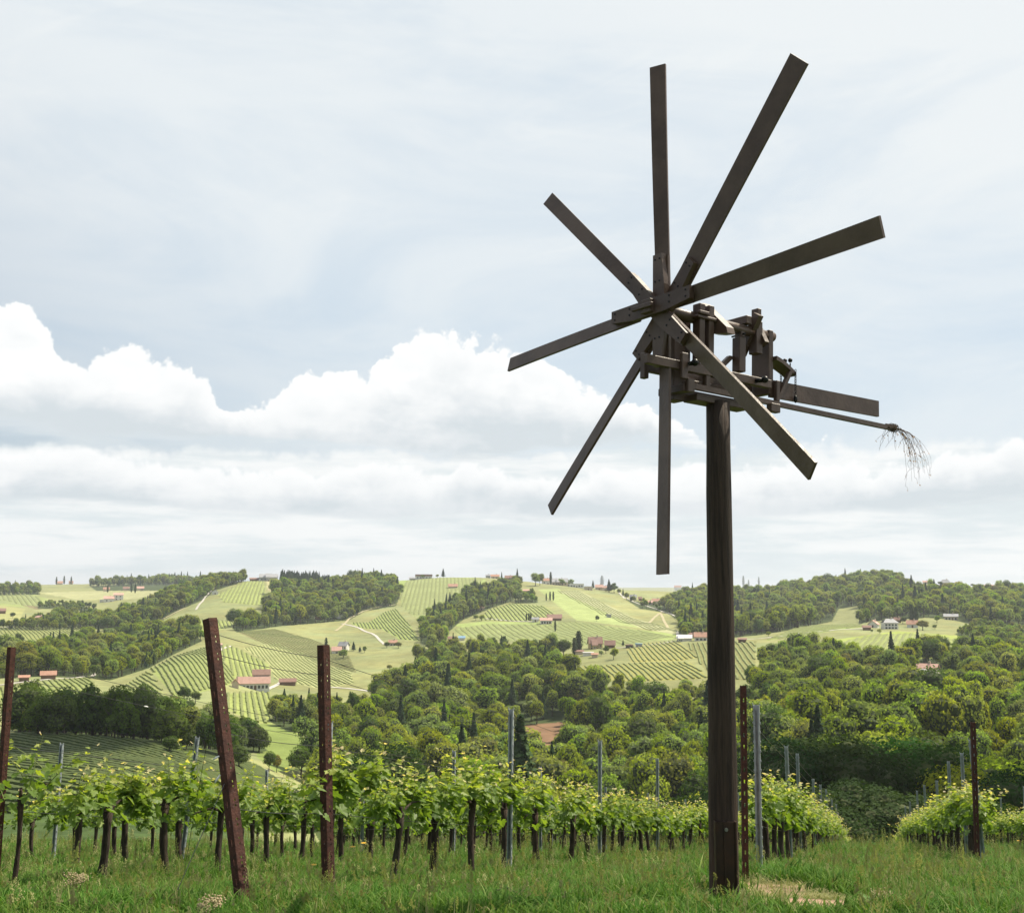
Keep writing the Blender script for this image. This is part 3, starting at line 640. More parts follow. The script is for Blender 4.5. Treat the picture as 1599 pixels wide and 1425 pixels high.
WOODNAME={'ridge':'wood climbing the left ridge','knoll':'round wood on the middle-left hill','strip':'strip of trees between the vineyards','clump':'small square clump on the vineyard hill','gorge':'deep wood in the valley behind the vines','band':'line of trees above the valley wood','slope':'big wood on the slope behind the windmill','farhill':'wooded hill on the skyline','bank':'scrub on the eroded bank','valley':'wood in the left valley behind the leaning post','hollow':'tree belt behind the valley road','copse':'dark copse above the close-rowed vineyard','thicket':'thicket below the winery','skyrow':'row on the skyline by the gabled house','farwood':'far hazy wood on the horizon','leftrim':'trees on the left horizon','hedge':'hedge line in the far left fields','garden':'village gardens under the hilltop','belt':'belt of trees beside the red-roofed barn'}
vis.sort(reverse=True); nb=ns=0; single=set()
for _,i in vis:
    k=trees[i][4]
    if k=='spruce':
        if ns<190: ns+=1; single.add(i)
    elif nb<262: nb+=1; single.add(i)
LOOK={'broad':'round green broadleaf tree','pale':'pale grey-green broadleaf tree','copper':'yellowish-brown broadleaf tree','dark':'dark green broadleaf tree','spruce':'dark pointed spruce'}
LMK=[(10,'left edge post'),(335,'leaning rusty post'),(501,'second rusty post'),(645,'tallest vine crown'),(788,'tall grey post'),(935,'middle grey post'),(1028,'fourth grey post'),(1127,'windmill pole'),(1240,'grey post pair'),(1330,'vine row gap'),(1440,'white forest house'),(1521,'tilted rusty post')]
SHORT={'ridge':'ridge wood','knoll':'round hill wood','strip':'tree strip','clump':'square clump','gorge':'deep valley wood','band':'tree line','slope':'big slope wood','farhill':'skyline wood','bank':'bank scrub','valley':'left valley wood','hollow':'road tree belt','copse':'dark copse','thicket':'winery thicket','skyrow':'skyline row','farwood':'far hazy wood','leftrim':'left horizon wood','hedge':'far hedge','garden':'village gardens','belt':'barn tree belt'}
mass=[]
for i,t in enumerate(trees):
    x,y,z,h,k,v,nm=t; wd=.66+.46*rng.random(); rz=rng.random()*6.28
    if i in single:
        a_,b_=project(x,y,z); ys=[q[1] for q in FOREST[nm]['p']]; f_=(b_-min(ys))/(max(ys)-min(ys)+1)
        lx,ln=min(LMK,key=lambda q:abs(q[0]-a_)); hgt='high in the ' if f_<.36 else 'midway in the ' if f_<.68 else 'low in the '
        plant(k,v,x,y,z,h,wd,rz,LOOK[k]+' '+hgt+SHORT[nm]+', '+('left' if a_<lx else 'right')+' of the '+ln,('spruces' if k=='spruce' else 'trees')+' of the '+WOODNAME[nm])
    else: mass.append((x,y,z,h,wd,rz,k,v))
print('trees',len(trees),'single',nb,ns)
# ---- geometry-nodes scatter for what nobody could count
def scatter(name,protos,pts,rot,scl,idx,label,cat,mats):
    pc=bpy.data.collections.new(name+'_sources')
    for j,me in enumerate(protos):
        o=bpy.data.objects.new('source_%03d'%j,me); pc.objects.link(o)
    me=bpy.data.meshes.new(name); me.vertices.add(len(pts)); me.vertices.foreach_set('co',np.asarray(pts,np.float32).ravel()); me.update()
    for nm,ty,arr in (('rot','FLOAT_VECTOR',rot),('scl','FLOAT_VECTOR',scl),('pick','INT',idx)):
        a=me.attributes.new(nm,ty,'POINT'); a.data.foreach_set('vector' if ty!='INT' else 'value',np.asarray(arr,np.float32 if ty!='INT' else np.int32).ravel())
    for m in mats: me.materials.append(m)
    o=link(name,me); tag(o,label,cat,kind='stuff')
    g=bpy.data.node_groups.new(name+'_scatter','GeometryNodeTree'); g.interface.new_socket('Geometry',in_out='INPUT',socket_type='NodeSocketGeometry'); g.interface.new_socket('Geometry',in_out='OUTPUT',socket_type='NodeSocketGeometry')
    gi=g.nodes.new('NodeGroupInput'); go=g.nodes.new('NodeGroupOutput')
    ci=g.nodes.new('GeometryNodeCollectionInfo'); ci.inputs['Collection'].default_value=pc; ci.inputs['Separate Children'].default_value=True; ci.inputs['Reset Children'].default_value=True
    io=g.nodes.new('GeometryNodeInstanceOnPoints'); io.inputs['Pick Instance'].default_value=True
    def na(nm,ty):
        a=g.nodes.new('GeometryNodeInputNamedAttribute'); a.data_type=ty; a.inputs['Name'].default_value=nm; return a.outputs['Attribute']
    e2r=g.nodes.new('FunctionNodeEulerToRotation'); g.links.new(na('rot','FLOAT_VECTOR'),e2r.inputs[0])
    g.links.new(gi.outputs[0],io.inputs['Points']); g.links.new(ci.outputs[0],io.inputs['Instance']); g.links.new(na('pick','INT'),io.inputs['Instance Index'])
    g.links.new(e2r.outputs[0],io.inputs['Rotation']); g.links.new(na('scl','FLOAT_VECTOR'),io.inputs['Scale']); g.links.new(io.outputs[0],go.inputs[0])
    md=o.modifiers.new('scatter','NODES'); md.node_group=g
    return o
protos=[];off={}
for k in PK:
    off[k]=len(protos); protos+= [q[2] for q in PT[k]]
M=mass
scatter('forest',protos,[(t[0],t[1],t[2]) for t in M],[(0,0,t[5]) for t in M],[(t[3]*t[4],t[3]*t[4],t[3]) for t in M],[off[t[6]]+t[7] for t in M],
        'the many further trees massed in the woods on the hills and in the valley','forest',[LM['broad']])
# ---- single trees: photo foot point, height in photo pixels, kind, label
def tree_at(px,py,hpx,kind,label,wd=1.0,group=None,Yv=None,v=None,cat='tree'):
    if Yv: p=at(px,py,Yv); p[2]=gz(p[0],p[1]); 
    else: p=hit(px,py)
    top=EYE+ray_e(py-hpx)*p[1] if Yv is None else EYE+ray_e(hpx)*p[1]
    h=max(top-p[2],2) if Yv else hpx*p[1]/F
    r_=random.Random(int(px*31+py)); plant(kind,r_.randrange(len(PT[kind])) if v is None else v,p[0],p[1],p[2],h,wd*(.95+.1*r_.random()),r_.random()*6.28,label,group,cat)
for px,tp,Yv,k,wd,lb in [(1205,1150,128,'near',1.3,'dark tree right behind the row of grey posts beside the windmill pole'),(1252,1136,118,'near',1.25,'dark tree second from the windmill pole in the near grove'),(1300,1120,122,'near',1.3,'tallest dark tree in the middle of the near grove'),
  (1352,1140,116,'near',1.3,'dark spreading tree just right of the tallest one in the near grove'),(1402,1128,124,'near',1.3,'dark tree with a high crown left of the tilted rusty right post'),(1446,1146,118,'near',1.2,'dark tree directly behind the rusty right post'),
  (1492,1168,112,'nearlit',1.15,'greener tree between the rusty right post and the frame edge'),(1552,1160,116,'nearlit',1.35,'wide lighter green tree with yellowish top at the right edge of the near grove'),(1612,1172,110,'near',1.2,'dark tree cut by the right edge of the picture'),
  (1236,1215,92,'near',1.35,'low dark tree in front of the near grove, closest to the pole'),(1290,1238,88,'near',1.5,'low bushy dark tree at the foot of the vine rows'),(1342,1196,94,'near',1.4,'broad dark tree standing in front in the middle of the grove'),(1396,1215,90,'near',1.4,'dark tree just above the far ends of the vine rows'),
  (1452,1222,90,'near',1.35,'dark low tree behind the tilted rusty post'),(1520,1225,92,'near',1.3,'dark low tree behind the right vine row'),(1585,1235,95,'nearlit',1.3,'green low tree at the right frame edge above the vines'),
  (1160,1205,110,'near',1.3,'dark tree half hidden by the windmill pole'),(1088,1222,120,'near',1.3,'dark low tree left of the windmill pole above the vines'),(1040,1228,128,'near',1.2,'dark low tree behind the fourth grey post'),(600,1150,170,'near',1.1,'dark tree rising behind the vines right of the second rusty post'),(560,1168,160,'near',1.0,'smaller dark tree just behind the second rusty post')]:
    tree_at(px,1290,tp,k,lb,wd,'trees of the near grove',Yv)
for px,py,h,k,wd,lb in [
 (88,911,12,'poplar',1.0,'leftmost of the three skyline poplars by the orange roof'),(100,911,13,'poplar',1.0,'middle of the three skyline poplars by the orange roof'),(111,912,12,'poplar',1.0,'right one of the three skyline poplars by the orange roof'),
 (168,925,12,'poplar',1.2,'small poplar in the far left valley village'),(205,925,14,'poplar',1.0,'thin poplar left of a pair in the far left valley'),(211,926,14,'poplar',1.0,'thin poplar right of a pair in the far left valley'),
 (1161,914,19,'poplar',.9,'tallest thin poplar on the skyline right of the pole'),(1169,912,13,'poplar',.9,'short poplar beside the skyline house right of the pole'),(1185,912,17,'poplar',.9,'thin poplar on the skyline right of the small house'),
 (692,897,14,'spruce',1.3,'lone pointed spruce on the skyline by the white villa'),(660,898,8,'broad',1.3,'small round tree left of the white villa on the skyline'),(683,898,6,'broad',1.3,'small bush-like tree beside the white villa'),
 (860,913,20,'poplar',.9,'thin dark cypress-like tree in the hilltop village'),(836,915,22,'broad',1.2,'large round tree at the left of the hilltop village'),(843,914,20,'broad',1.0,'slim tree behind the large round village tree'),(878,905,12,'pale',1.4,'pale tree above the grey village roofs'),(890,905,13,'pale',1.4,'pale tree right above the grey village roofs'),
 (926,919,13,'spruce',1.2,'small spruce right of the flat white village building'),(940,914,19,'poplar',1.3,'tall columnar tree right of the hilltop village'),(951,925,20,'spruce',1.4,'left spruce of the dark group at the end of the village'),(959,926,18,'dark',1.1,'dark tree right in the group at the end of the village'),(967,928,10,'broad',1.2,'small tree below the dark group at the end of the village'),
 (973,931,12,'spruce',1.0,'little spruce beside the village road bend'),
 (822,969,11,'poplar',1.2,'leftmost small poplar before the middle farmstead'),(826,969,12,'poplar',1.2,'middle small poplar before the middle farmstead'),(829,969,12,'poplar',1.2,'right small poplar before the middle farmstead'),
 (867,986,18,'poplar',.9,'lone thin poplar in the field below the middle farmstead'),(932,970,10,'dark',1.1,'lone little tree in the open hillside field'),(948,963,6,'dark',1.3,'tiny tree beside the field shed'),
 (853,938,12,'poplar',1.0,'left small poplar of the group on the vineyard hill'),(859,938,14,'poplar',1.0,'middle small poplar of the group on the vineyard hill'),(864,938,14,'poplar',1.0,'right small poplar of the group on the vineyard hill'),
 (743,969,10,'broad',1.3,'left tree of the pair at the road junction, casting shade'),(752,969,10,'broad',1.3,'right tree of the pair at the road junction, casting shade'),(766,968,5,'broad',1.3,'little roadside tree left of the farmstead'),
 (904,1020,34,'poplar',1.6,'tall dense tree left of the brown-roofed farm complex'),(897,1022,26,'poplar',1.5,'shorter dense tree at the left of the farm complex'),(880,1026,30,'dark',1.2,'dark round tree left of the farm complex'),(852,1028,34,'broad',1.0,'tall green tree at the end of the line above the valley wood'),(864,1028,32,'poplar',1.6,'upright tree in the line above the valley wood'),
 (973,1008,9,'spruce',1.4,'small dark spruce right of the brown-roofed farm'),(946,1020,14,'dark',1.1,'dark garden tree in front of the brown-roofed farm'),(958,1030,20,'broad',1.1,'green garden tree below the brown-roofed farm'),(939,1024,9,'broad',1.2,'small garden tree in the farm forecourt'),
 (1062,990,12,'spruce',1.0,'small conical tree behind the white barn'),(1101,993,16,'broad',1.4,'bright green tree left of the windmill pole'),
 (1200,993,8,'broad',1.6,'lone roadside tree right of the windmill pole'),
 (1424,974,30,'poplar',1.4,'tall dark poplar behind the white house on the right'),(1431,974,26,'poplar',1.2,'poplar just right of the tallest one behind the white house'),(1441,984,18,'copper',1.6,'large yellow-green bush-like tree right of the white house'),(1410,974,12,'dark',1.2,'dark round tree behind the white house'),(1463,972,12,'broad',1.4,'round tree between the houses on the right slope'),(1490,965,14,'broad',1.4,'round tree behind the beige house'),(1460,982,8,'broad',1.4,'small bush beside the yellow-green tree'),
 (1362,987,5,'dark',1.4,'small dark bush below the pink-roofed shed'),(1374,990,9,'broad',1.3,'small orchard tree below the pink-roofed shed'),
 (1497,945,17,'spruce',1.3,'left dark spruce on the right hillside'),(1503,945,16,'spruce',1.3,'second dark spruce on the right hillside'),(1575,945,18,'poplar',1.2,'dark columnar tree near the right edge'),(1590,947,16,'spruce',1.3,'dark spruce near the right edge'),
 (1380,898,9,'spruce',1.4,'dark spruce on the top of the wooded hill'),(1393,898,8,'pale',1.3,'pale thin tree on the top of the wooded hill'),(1420,903,8,'pale',1.5,'pale tree on the right shoulder of the wooded hill'),
 (1044,1000,0.1,'broad',1,'') if False else (1518,910,5,'dark',2.0,'dark bush on the right skyline meadow'),(1467,908,6,'dark',2.2,'dark shrub left of the skyline manor'),(1487,908,6,'dark',2.2,'dark shrub right of the skyline manor'),(1563,917,5,'dark',2.0,'round bush by the white skyline house'),
 (509,1020,24,'poplar',1.0,'dark slim tree behind the second rusty post'),(552,1016,14,'spruce',1.6,'conical tree right of the grey-roofed house'),(562,1018,9,'spruce',1.6,'left small conifer beyond the grey-roofed house'),(569,1019,11,'broad',1.0,'small tree right of the grey-roofed house'),(536,1028,16,'broad',1.5,'round tree in front of the grey-roofed house'),
 (604,1011,10,'dark',1.4,'dark round tree left of the small red house'),(622,1012,11,'copper',1.5,'brownish round tree right of the small red house'),(608,1046,9,'copper',1.8,'low reddish bush at the field corner'),
 (165,1140,46,'broad',1.25,'round bright green tree in front of the dark copse'),(205,1112,30,'broad',1.1,'small green tree inside the farm clearing'),(265,1178,30,'dark',1.5,'dark round tree at the edge of the close-rowed vineyard'),(287,1095,26,'dark',1.25,'dark tree just right of the red roof'),(305,1098,20,'dark',1.3,'smaller dark tree right of the red roof'),
 (224,978,12,'broad',1.5,'roadside bush under the left ridge'),(168,985,24,'dark',1.3,'dark tree before the pink farmhouse'),(20,965,10,'dark',1.3,'small dark tree by the left field barn'),
 (420,1205,34,'dark',.9,'narrow dark tree on the bright meadow'),(432,1206,30,'copper',.8,'bare brownish tree on the bright meadow'),(470,1215,52,'dark',1.1,'dark tree left of the second rusty post'),(372,1202,44,'dark',1.2,'dark tree just right of the leaning post')]:
    if h>1: tree_at(px,py,h,k,lb,wd)
# shrubs and hedges spotted one by one
# ------------------------------------------------------------------ houses
WALL={'white':mat('wall_white',(.72,.70,.66),.9,noise=(.62,.60,.56),nscale=.4),'cream':mat('wall_cream',(.60,.50,.38),.9,noise=(.52,.43,.33),nscale=.4),
 'brown':mat('wall_timber',(.20,.12,.07),.9,noise=(.15,.09,.05),nscale=.6,stretch=(1,1,6)),'grey':mat('wall_grey',(.42,.42,.42),.9,noise=(.36,.36,.36),nscale=.4),'yellow':mat('wall_yellow',(.62,.47,.22),.9,noise=(.55,.42,.2),nscale=.4),'dark':mat('wall_dark',(.10,.09,.08),.9)}
ROOF={'pink':mat('roof_faded_tile',(.55,.34,.28),.8,noise=(.48,.29,.23),nscale=.8,bump=.3),'orange':mat('roof_orange_tile',(.44,.25,.18),.8,noise=(.37,.20,.14),nscale=.8,bump=.3),
 'brown':mat('roof_brown_tile',(.29,.18,.14),.85,noise=(.24,.14,.11),nscale=.8,bump=.3),'grey':mat('roof_grey',(.33,.33,.34),.6,noise=(.28,.28,.29),nscale=.6),'white':mat('roof_white_sheet',(.72,.70,.68),.5,noise=(.64,.62,.60),nscale=.5),'blue':mat('roof_blue_sheet',(.22,.36,.50),.5)}
glass=mat('window_glass',(.03,.035,.04),.15,spec=.6); woodd=mat('door_wood',(.12,.07,.04),.8)
def house(px,py,w,wh,rh,wall,roof,label,dep=.7,rz=0.0,style='gable',nwin=3,floors=1,chim=True,name='house',cat='house',Yv=None,wing=None):
    p=hit(px,py) if Yv is None else at(px,py,Yv)
    if Yv: p[2]=gz(p[0],p[1])
    k=p[1]/F; W=w*k; D=max(W*dep,3.0); H=max(wh*k,1.6); Rh=rh*k
    o=empty(name,(p[0],p[1]+D*.5,p[2]-.3),rz-math.atan2(p[0],p[1])); tag(o,label,cat)
    def mass(x0,x1,y0,y1,H,Rh,roofm,st,nw,fl,ch):
        MB().box(x0,x1,y0,y1,-1.5,H+.3).build('wall',WALL[wall],o)
        e=.5; z0=H+.3
        if st=='flat':
            rf=MB().box(x0-.3,x1+.3,y0-.3,y1+.3,z0+.01,z0+max(.4,Rh)).build('roof',ROOF[roofm],o)
        elif st=='gablefront':
            m=(x0+x1)/2; rf=MB().add([(x0-e,y0-e,z0),(x1+e,y0-e,z0),(m,y0-e,z0+Rh),(x0-e,y1+e,z0),(x1+e,y1+e,z0),(m,y1+e,z0+Rh),(x0-e,y0-e,z0+.25),(x1+e,y0-e,z0+.25),(m,y0-e,z0+Rh+.3),(x0-e,y1+e,z0+.25),(x1+e,y1+e,z0+.25),(m,y1+e,z0+Rh+.3)],
              [(6,8,11,9),(8,7,10,11),(0,3,5,2),(1,2,5,4),(0,2,8,6),(2,1,7,8),(3,9,11,5),(5,11,10,4),(0,6,9,3),(1,4,10,7)]).build('roof',ROOF[roofm],o)
            MB().add([(x0+.02,y0+.01,z0),(x1-.02,y0+.01,z0),(m,y0+.01,z0+Rh-.05),(x0+.02,y1-.01,z0),(x1-.02,y1-.01,z0),(m,y1-.01,z0+Rh-.05)],[(0,1,2),(5,4,3)]).build('gable',WALL[wall],o)
        else:
            m=(y0+y1)/2; h_=.35*(y1-y0) if st=='hip' else -0.0
            xe0,xe1=x0-e,x1+e; xr0,xr1=(x0+h_,x1-h_) if st=='hip' else (xe0,xe1)
            rf=MB().add([(xe0,y0-e,z0),(xe0,y1+e,z0),(xr0,m,z0+Rh),(xe1,y0-e,z0),(xe1,y1+e,z0),(xr1,m,z0+Rh),(xe0,y0-e,z0+.25),(xe0,y1+e,z0+.25),(xr0,m,z0+Rh+.3),(xe1,y0-e,z0+.25),(xe1,y1+e,z0+.25),(xr1,m,z0+Rh+.3)],
              [(6,9,11,8),(10,7,8,11),(0,2,5,3),(1,4,5,2),(6,8,2,0),(8,7,1,2),(9,3,5,11),(11,5,4,10),(0,3,9,6),(1,7,10,4)]).build('roof',ROOF[roofm],o)
            if st!='hip': MB().add([(x0+.01,y0+.02,z0),(x0+.01,y1-.02,z0),(x0+.01,m,z0+Rh-.05),(x1-.01,y0+.02,z0),(x1-.01,y1-.02,z0),(x1-.01,m,z0+Rh-.05)],[(0,1,2),(5,4,3)]).build('gable',WALL[wall],o)
        if ch and st!='flat': 
            c=MB().box(x0+(x1-x0)*.62,x0+(x1-x0)*.62+.7,(y0+y1)/2-.2,(y0+y1)/2+.5,z0+Rh*.5,z0+Rh+1.3).build('chimney',WALL['cream' if wall!='grey' else 'grey'],rf)
        if nw:
            st_=(x1-x0)/(nw+.5)
            for f_ in range(fl):
                for q in range(nw):
                    xc=x0+st_*(q+.75); zc=(H/fl)*(f_+.55)
                    if q==nw//2 and f_==0 and H/fl>2.0:
                        MB().box(xc-.55,xc+.55,y0-.06,y0+.05,-.2,2.1).build('door',woodd,o); continue
                    ww=min(.75,st_*.3); hh=min(.7,H/fl*.28)
                    fr=MB().box(xc-ww-.1,xc+ww+.1,y0-.05,y0+.05,zc-hh-.1,zc+hh+.1).build('window',WALL['white' if wall!='white' else 'grey'],o)
                    MB().box(xc-ww,xc+ww,y0-.08,y0-.02,zc-hh,zc+hh).build('pane',glass,fr)
    if wing:
        (a,b,dy,wh2,rh2,r2)=wing
        mass(-W/2,W/2,-D/2,D/2,H,Rh,roof,style,nwin,floors,chim)
        mass((-.5+a)*W,(-.5+b)*W,-D/2+dy*D,D/2+dy*D,wh2*k,rh2*k,r2,'gable',0 if dy>0 else 2,1,False)
    else: mass(-W/2,W/2,-D/2,D/2,H,Rh,roof,style,nwin,floors,chim)
    return o
HOUSES=[
(394,1076,48,8,10,'white','pink','long white winery with a pink roof and a taller brown-roofed block behind',dict(dep=.28,nwin=8,wing=(.48,1.0,.62,20,8,'brown'),chim=False,name='winery',cat='winery')),
(366,1074,10,4,7,'cream','orange','small orange-roofed annexe at the left end of the winery',dict(style='gablefront',nwin=0,dep=1)),
(448,1070,24,3,5,'brown','brown','low brown shed right of the winery',dict(dep=.4,nwin=0,chim=False,name='shed',cat='shed')),
(259,1113,32,9,12,'brown','orange','red-roofed house half hidden among the dark trees on the left',dict(dep=.5,nwin=2,rz=.25)),
(73,1060,21,4,6,'brown','orange','low barn with a faded red roof on the left valley road',dict(dep=.5,nwin=0,chim=False,name='barn',cat='barn')),
(35,1064,14,2,3,'brown','orange','very low red-roofed shelter at the left edge beside the road',dict(dep=.4,nwin=0,chim=False,name='shed',cat='shed')),
(58,975,20,7,6,'yellow','pink','yellowish house with pink roof in the left valley',dict(dep=.7,nwin=3,rz=.4,style='gablefront')),
(25,977,17,4,4,'cream','pink','long pale farm building at the far left beside the road',dict(dep=.5,nwin=0,chim=False)),
(2,958,9,4,4,'brown','brown','dark barn cut by the left edge of the picture',dict(dep=.8,nwin=0,chim=False,name='barn',cat='barn')),
(166,976,16,6,5,'cream','orange','orange farmhouse half hidden by a dark tree below the left ridge',dict(nwin=3)),
(168,940,15,5,4,'white','pink','left pink-roofed house of the pair beside the ridge wood',dict(nwin=2)),(183,937,14,8,3,'white','pink','right taller house of the pair beside the ridge wood',dict(nwin=2,floors=2)),
(158,940,6,3,1,'white','white','tiny white hut left of the pair beside the ridge wood',dict(nwin=0,style='flat',name='hut',cat='hut')),
(91,911,10,2,3,'cream','orange','orange-roofed house between the skyline poplars',dict(nwin=0,chim=False)),(110,912,6,2,3,'cream','orange','small orange roof beside the right skyline poplar',dict(nwin=0,chim=False)),
(165,923,9,3,3,'cream','orange','reddish house in the far left valley village',dict(nwin=0)),(218,922,10,3,3,'cream','pink','pink roof right of the far pair of poplars',dict(nwin=0)),(196,922,9,3,3,'cream','brown','brownish roof left of the far pair of poplars',dict(nwin=0)),
(335,928,9,4,3,'white','white','small white building at the bend of the ridge path',dict(nwin=1,style='gablefront',chim=False)),
(417,906,28,6,5,'grey','grey','large grey gabled house on the left skyline',dict(nwin=5,wing=(.36,.56,-.35,6,6,'grey'))),(396,907,14,3,2,'brown','brown','low brown outbuilding left of the grey gabled skyline house',dict(nwin=0,chim=False,name='shed',cat='shed')),(445,907,22,2,1,'dark','grey','long low dark retaining wall shed right of the gabled skyline house',dict(nwin=0,style='flat',name='shed',cat='shed',dep=.2)),
(509,905,14,3,2,'white','grey','small pale house right of the skyline spruce row',dict(nwin=2)),
(536,1016,14,7,6,'white','grey','white house with grey roof behind the second rusty post',dict(nwin=3,rz=-.5,floors=2)),(525,1020,14,3,6,'white','pink','pink-roofed annexe left of the grey-roofed house',dict(nwin=1,chim=False)),
(613,1008,12,4,4,'cream','orange','small red house between two round trees',dict(nwin=2)),(497,968,11,2,4,'brown','orange','little red shed under the round wood',dict(nwin=0,chim=False,name='shed',cat='shed')),(528,966,7,4,3,'white','white','little white-roofed hut under the round wood',dict(nwin=0,style='gablefront',chim=False,name='hut',cat='hut')),
(325,998,12,6,3,'white','orange','whitish house peeping left of the leaning post',dict(nwin=2)),(342,1012,6,5,2,'white','pink','white little house just right of the leaning post',dict(nwin=1,chim=False)),
(661,899,26,4,3,'white','brown','white villa with flat dark roof on the central skyline',dict(nwin=5,style='flat',name='villa',cat='villa')),(645,898,12,2,2,'grey','grey','small grey annexe left of the central skyline villa',dict(nwin=0,chim=False)),
(707,918,14,2,4,'cream','orange','orange roof on the slope above the tree strip',dict(nwin=0)),
(773,898,13,3,3,'cream','orange','left orange-roofed house of the skyline pair',dict(nwin=2)),(795,897,13,3,4,'brown','brown','right brown-roofed house of the skyline pair',dict(nwin=0)),(762,897,7,3,2,'grey','grey','small grey roof left of the orange skyline pair',dict(nwin=0)),
(853,911,14,5,4,'white','orange','white house with orange roof at the left end of the hilltop village',dict(nwin=2)),(874,909,26,5,6,'cream','grey','big grey-roofed manor in the hilltop village',dict(nwin=5,wing=(.35,.6,-.3,5,5,'grey'),name='manor',cat='manor')),
(884,914,14,3,2,'white','white','flat white glass-fronted annexe below the village manor',dict(nwin=3,style='flat')),(901,917,22,5,1,'white','white','modern white flat-roofed building in the hilltop village',dict(nwin=5,style='flat')),(919,921,13,5,1,'cream','white','beige flat-roofed cube right of the modern white building',dict(nwin=1,style='flat')),
(936,921,12,4,4,'cream','pink','left pinkish house below the columnar village tree',dict(nwin=1)),(945,922,8,4,3,'cream','pink','right pinkish house below the columnar village tree',dict(nwin=1)),
(822,925,10,2,2,'cream','pink','pink roof above the square clump of trees',dict(nwin=0,chim=False)),(752,953,8,4,2,'cream','brown','small brown house where the road enters the tree strip',dict(nwin=1)),
(853,974,18,5,4,'white','pink','white farmhouse with pale pink roof in the middle field',dict(nwin=4)),(866,969,22,3,6,'brown','brown','long brown barn behind the white farmhouse in the middle field',dict(nwin=0,chim=False,name='barn',cat='barn')),(836,971,10,4,3,'white','grey','little grey-roofed house left of the middle farmstead',dict(nwin=1)),
(951,964,7,2,2,'grey','grey','tiny field shed on the open vineyard hill',dict(nwin=0,style='flat',name='shed',cat='shed')),
(930,1013,20,7,10,'yellow','brown','large brown-roofed farmhouse of the complex above the yellow vineyard',dict(nwin=4,rz=.2,floors=2,wing=(.2,.55,-.3,5,8,'brown'))),(953,1012,15,4,7,'brown','brown','brown-roofed barn right of the large farmhouse',dict(nwin=0,chim=False,name='barn',cat='barn')),
(905,1022,12,3,2,'cream','brown','small low shed at the left of the farm complex',dict(nwin=0,chim=False,name='shed',cat='shed')),(919,1024,16,2,1,'white','white','whitish flat canopy in front of the farm complex',dict(nwin=0,style='flat',name='canopy',cat='canopy')),(929,1027,9,2,2,'cream','orange','little red-tiled shelter in the farm forecourt',dict(nwin=0,chim=False,name='shed',cat='shed')),
(983,1012,11,4,1,'dark','brown','dark wooden hut right of the farm complex',dict(nwin=0,style='flat',name='hut',cat='hut')),(998,1010,10,3,1,'grey','blue','small blue-roofed hut on the vineyard road',dict(nwin=0,style='flat',name='hut',cat='hut')),(721,1000,9,2,3,'white','blue','little hut with a light blue roof above the valley wood',dict(nwin=0,chim=False,name='hut',cat='hut')),(706,1002,12,2,4,'cream','brown','reddish roof beside the light blue hut',dict(nwin=0,chim=False)),
(1070,1001,22,4,5,'white','white','white barn with pale roof left of the windmill pole',dict(nwin=0,chim=False,name='barn',cat='barn',wing=(.1,.4,-.3,4,5,'white'))),(1096,1000,20,5,7,'white','orange','red-roofed white house beside the white barn',dict(nwin=3)),(1076,996,10,2,4,'cream','brown','brown roof showing above the white barn',dict(nwin=0,chim=False)),
(989,937,10,4,4,'grey','grey','grey house above the village road',dict(nwin=1)),(1000,938,5,3,3,'brown','brown','brown hut just right of the grey roadside house',dict(nwin=0,chim=False,name='hut',cat='hut')),(1015,944,11,3,3,'cream','pink','pink house at the left of the row below the village road',dict(nwin=1)),(1026,944,13,5,4,'cream','orange','larger orange-roofed house in the row below the village road',dict(nwin=2)),(1045,945,6,3,4,'cream','orange','small steep orange roof in the row below the village road',dict(nwin=0,style='gablefront')),(1056,948,10,4,3,'grey','grey','grey-roofed house in the row below the village road',dict(nwin=1)),(1066,949,9,3,4,'cream','brown','brown-red roof at the right end of the row below the village road',dict(nwin=0)),(1077,952,7,2,2,'white','white','tiny white hut at the end of the village row',dict(nwin=0,style='flat',name='hut',cat='hut')),
(1059,922,11,5,3,'white','orange','white house with orange roof high on the hill left of the pole',dict(nwin=2,floors=1)),(1169,911,13,3,2,'grey','grey','small grey house between the skyline poplars right of the pole',dict(nwin=2)),
(1382,899,9,3,2,'cream','pink','pink-roofed house on top of the wooded hill',dict(nwin=1)),(1447,907,9,3,2,'cream','pink','pink roof on the right shoulder of the wooded hill',dict(nwin=0)),(1478,909,15,4,5,'cream','grey','skyline manor between two dark shrubs',dict(nwin=3,style='hip',name='manor',cat='manor')),(1496,906,6,3,3,'cream','pink','small square skyline house right of the manor',dict(nwin=1)),(1546,917,13,2,2,'cream','pink','long pink roof on the right skyline',dict(nwin=0,chim=False)),(1565,921,9,4,2,'white','grey','white house under the round bush on the right skyline',dict(nwin=1)),
(1366,980,14,5,6,'white','pink','pink-roofed house left of the white house on the right slope',dict(nwin=1,rz=-.3,style='gablefront')),(1355,984,12,3,3,'brown','brown','low dark red barn at the left of the right farm',dict(nwin=0,chim=False,name='barn',cat='barn')),(1392,982,22,9,6,'white','grey','large white two-storey house on the right slope',dict(nwin=4,floors=2,style='hip',rz=.3)),(1427,980,16,5,6,'white','orange','red-roofed house between poplar and yellow-green bush',dict(nwin=1)),(1403,972,10,3,4,'brown','brown','brown roof behind the large white house',dict(nwin=0)),
(1488,968,20,5,4,'cream','grey','beige house with grey roof on the right slope',dict(nwin=4)),(1243,973,6,2,3,'cream','orange','tiny red hut at the foot of the wooded hill',dict(nwin=0,chim=False,name='hut',cat='hut')),(1160,1003,12,1,2,'brown','brown','low brown shelter just right of the windmill pole',dict(nwin=0,chim=False,name='shed',cat='shed')),
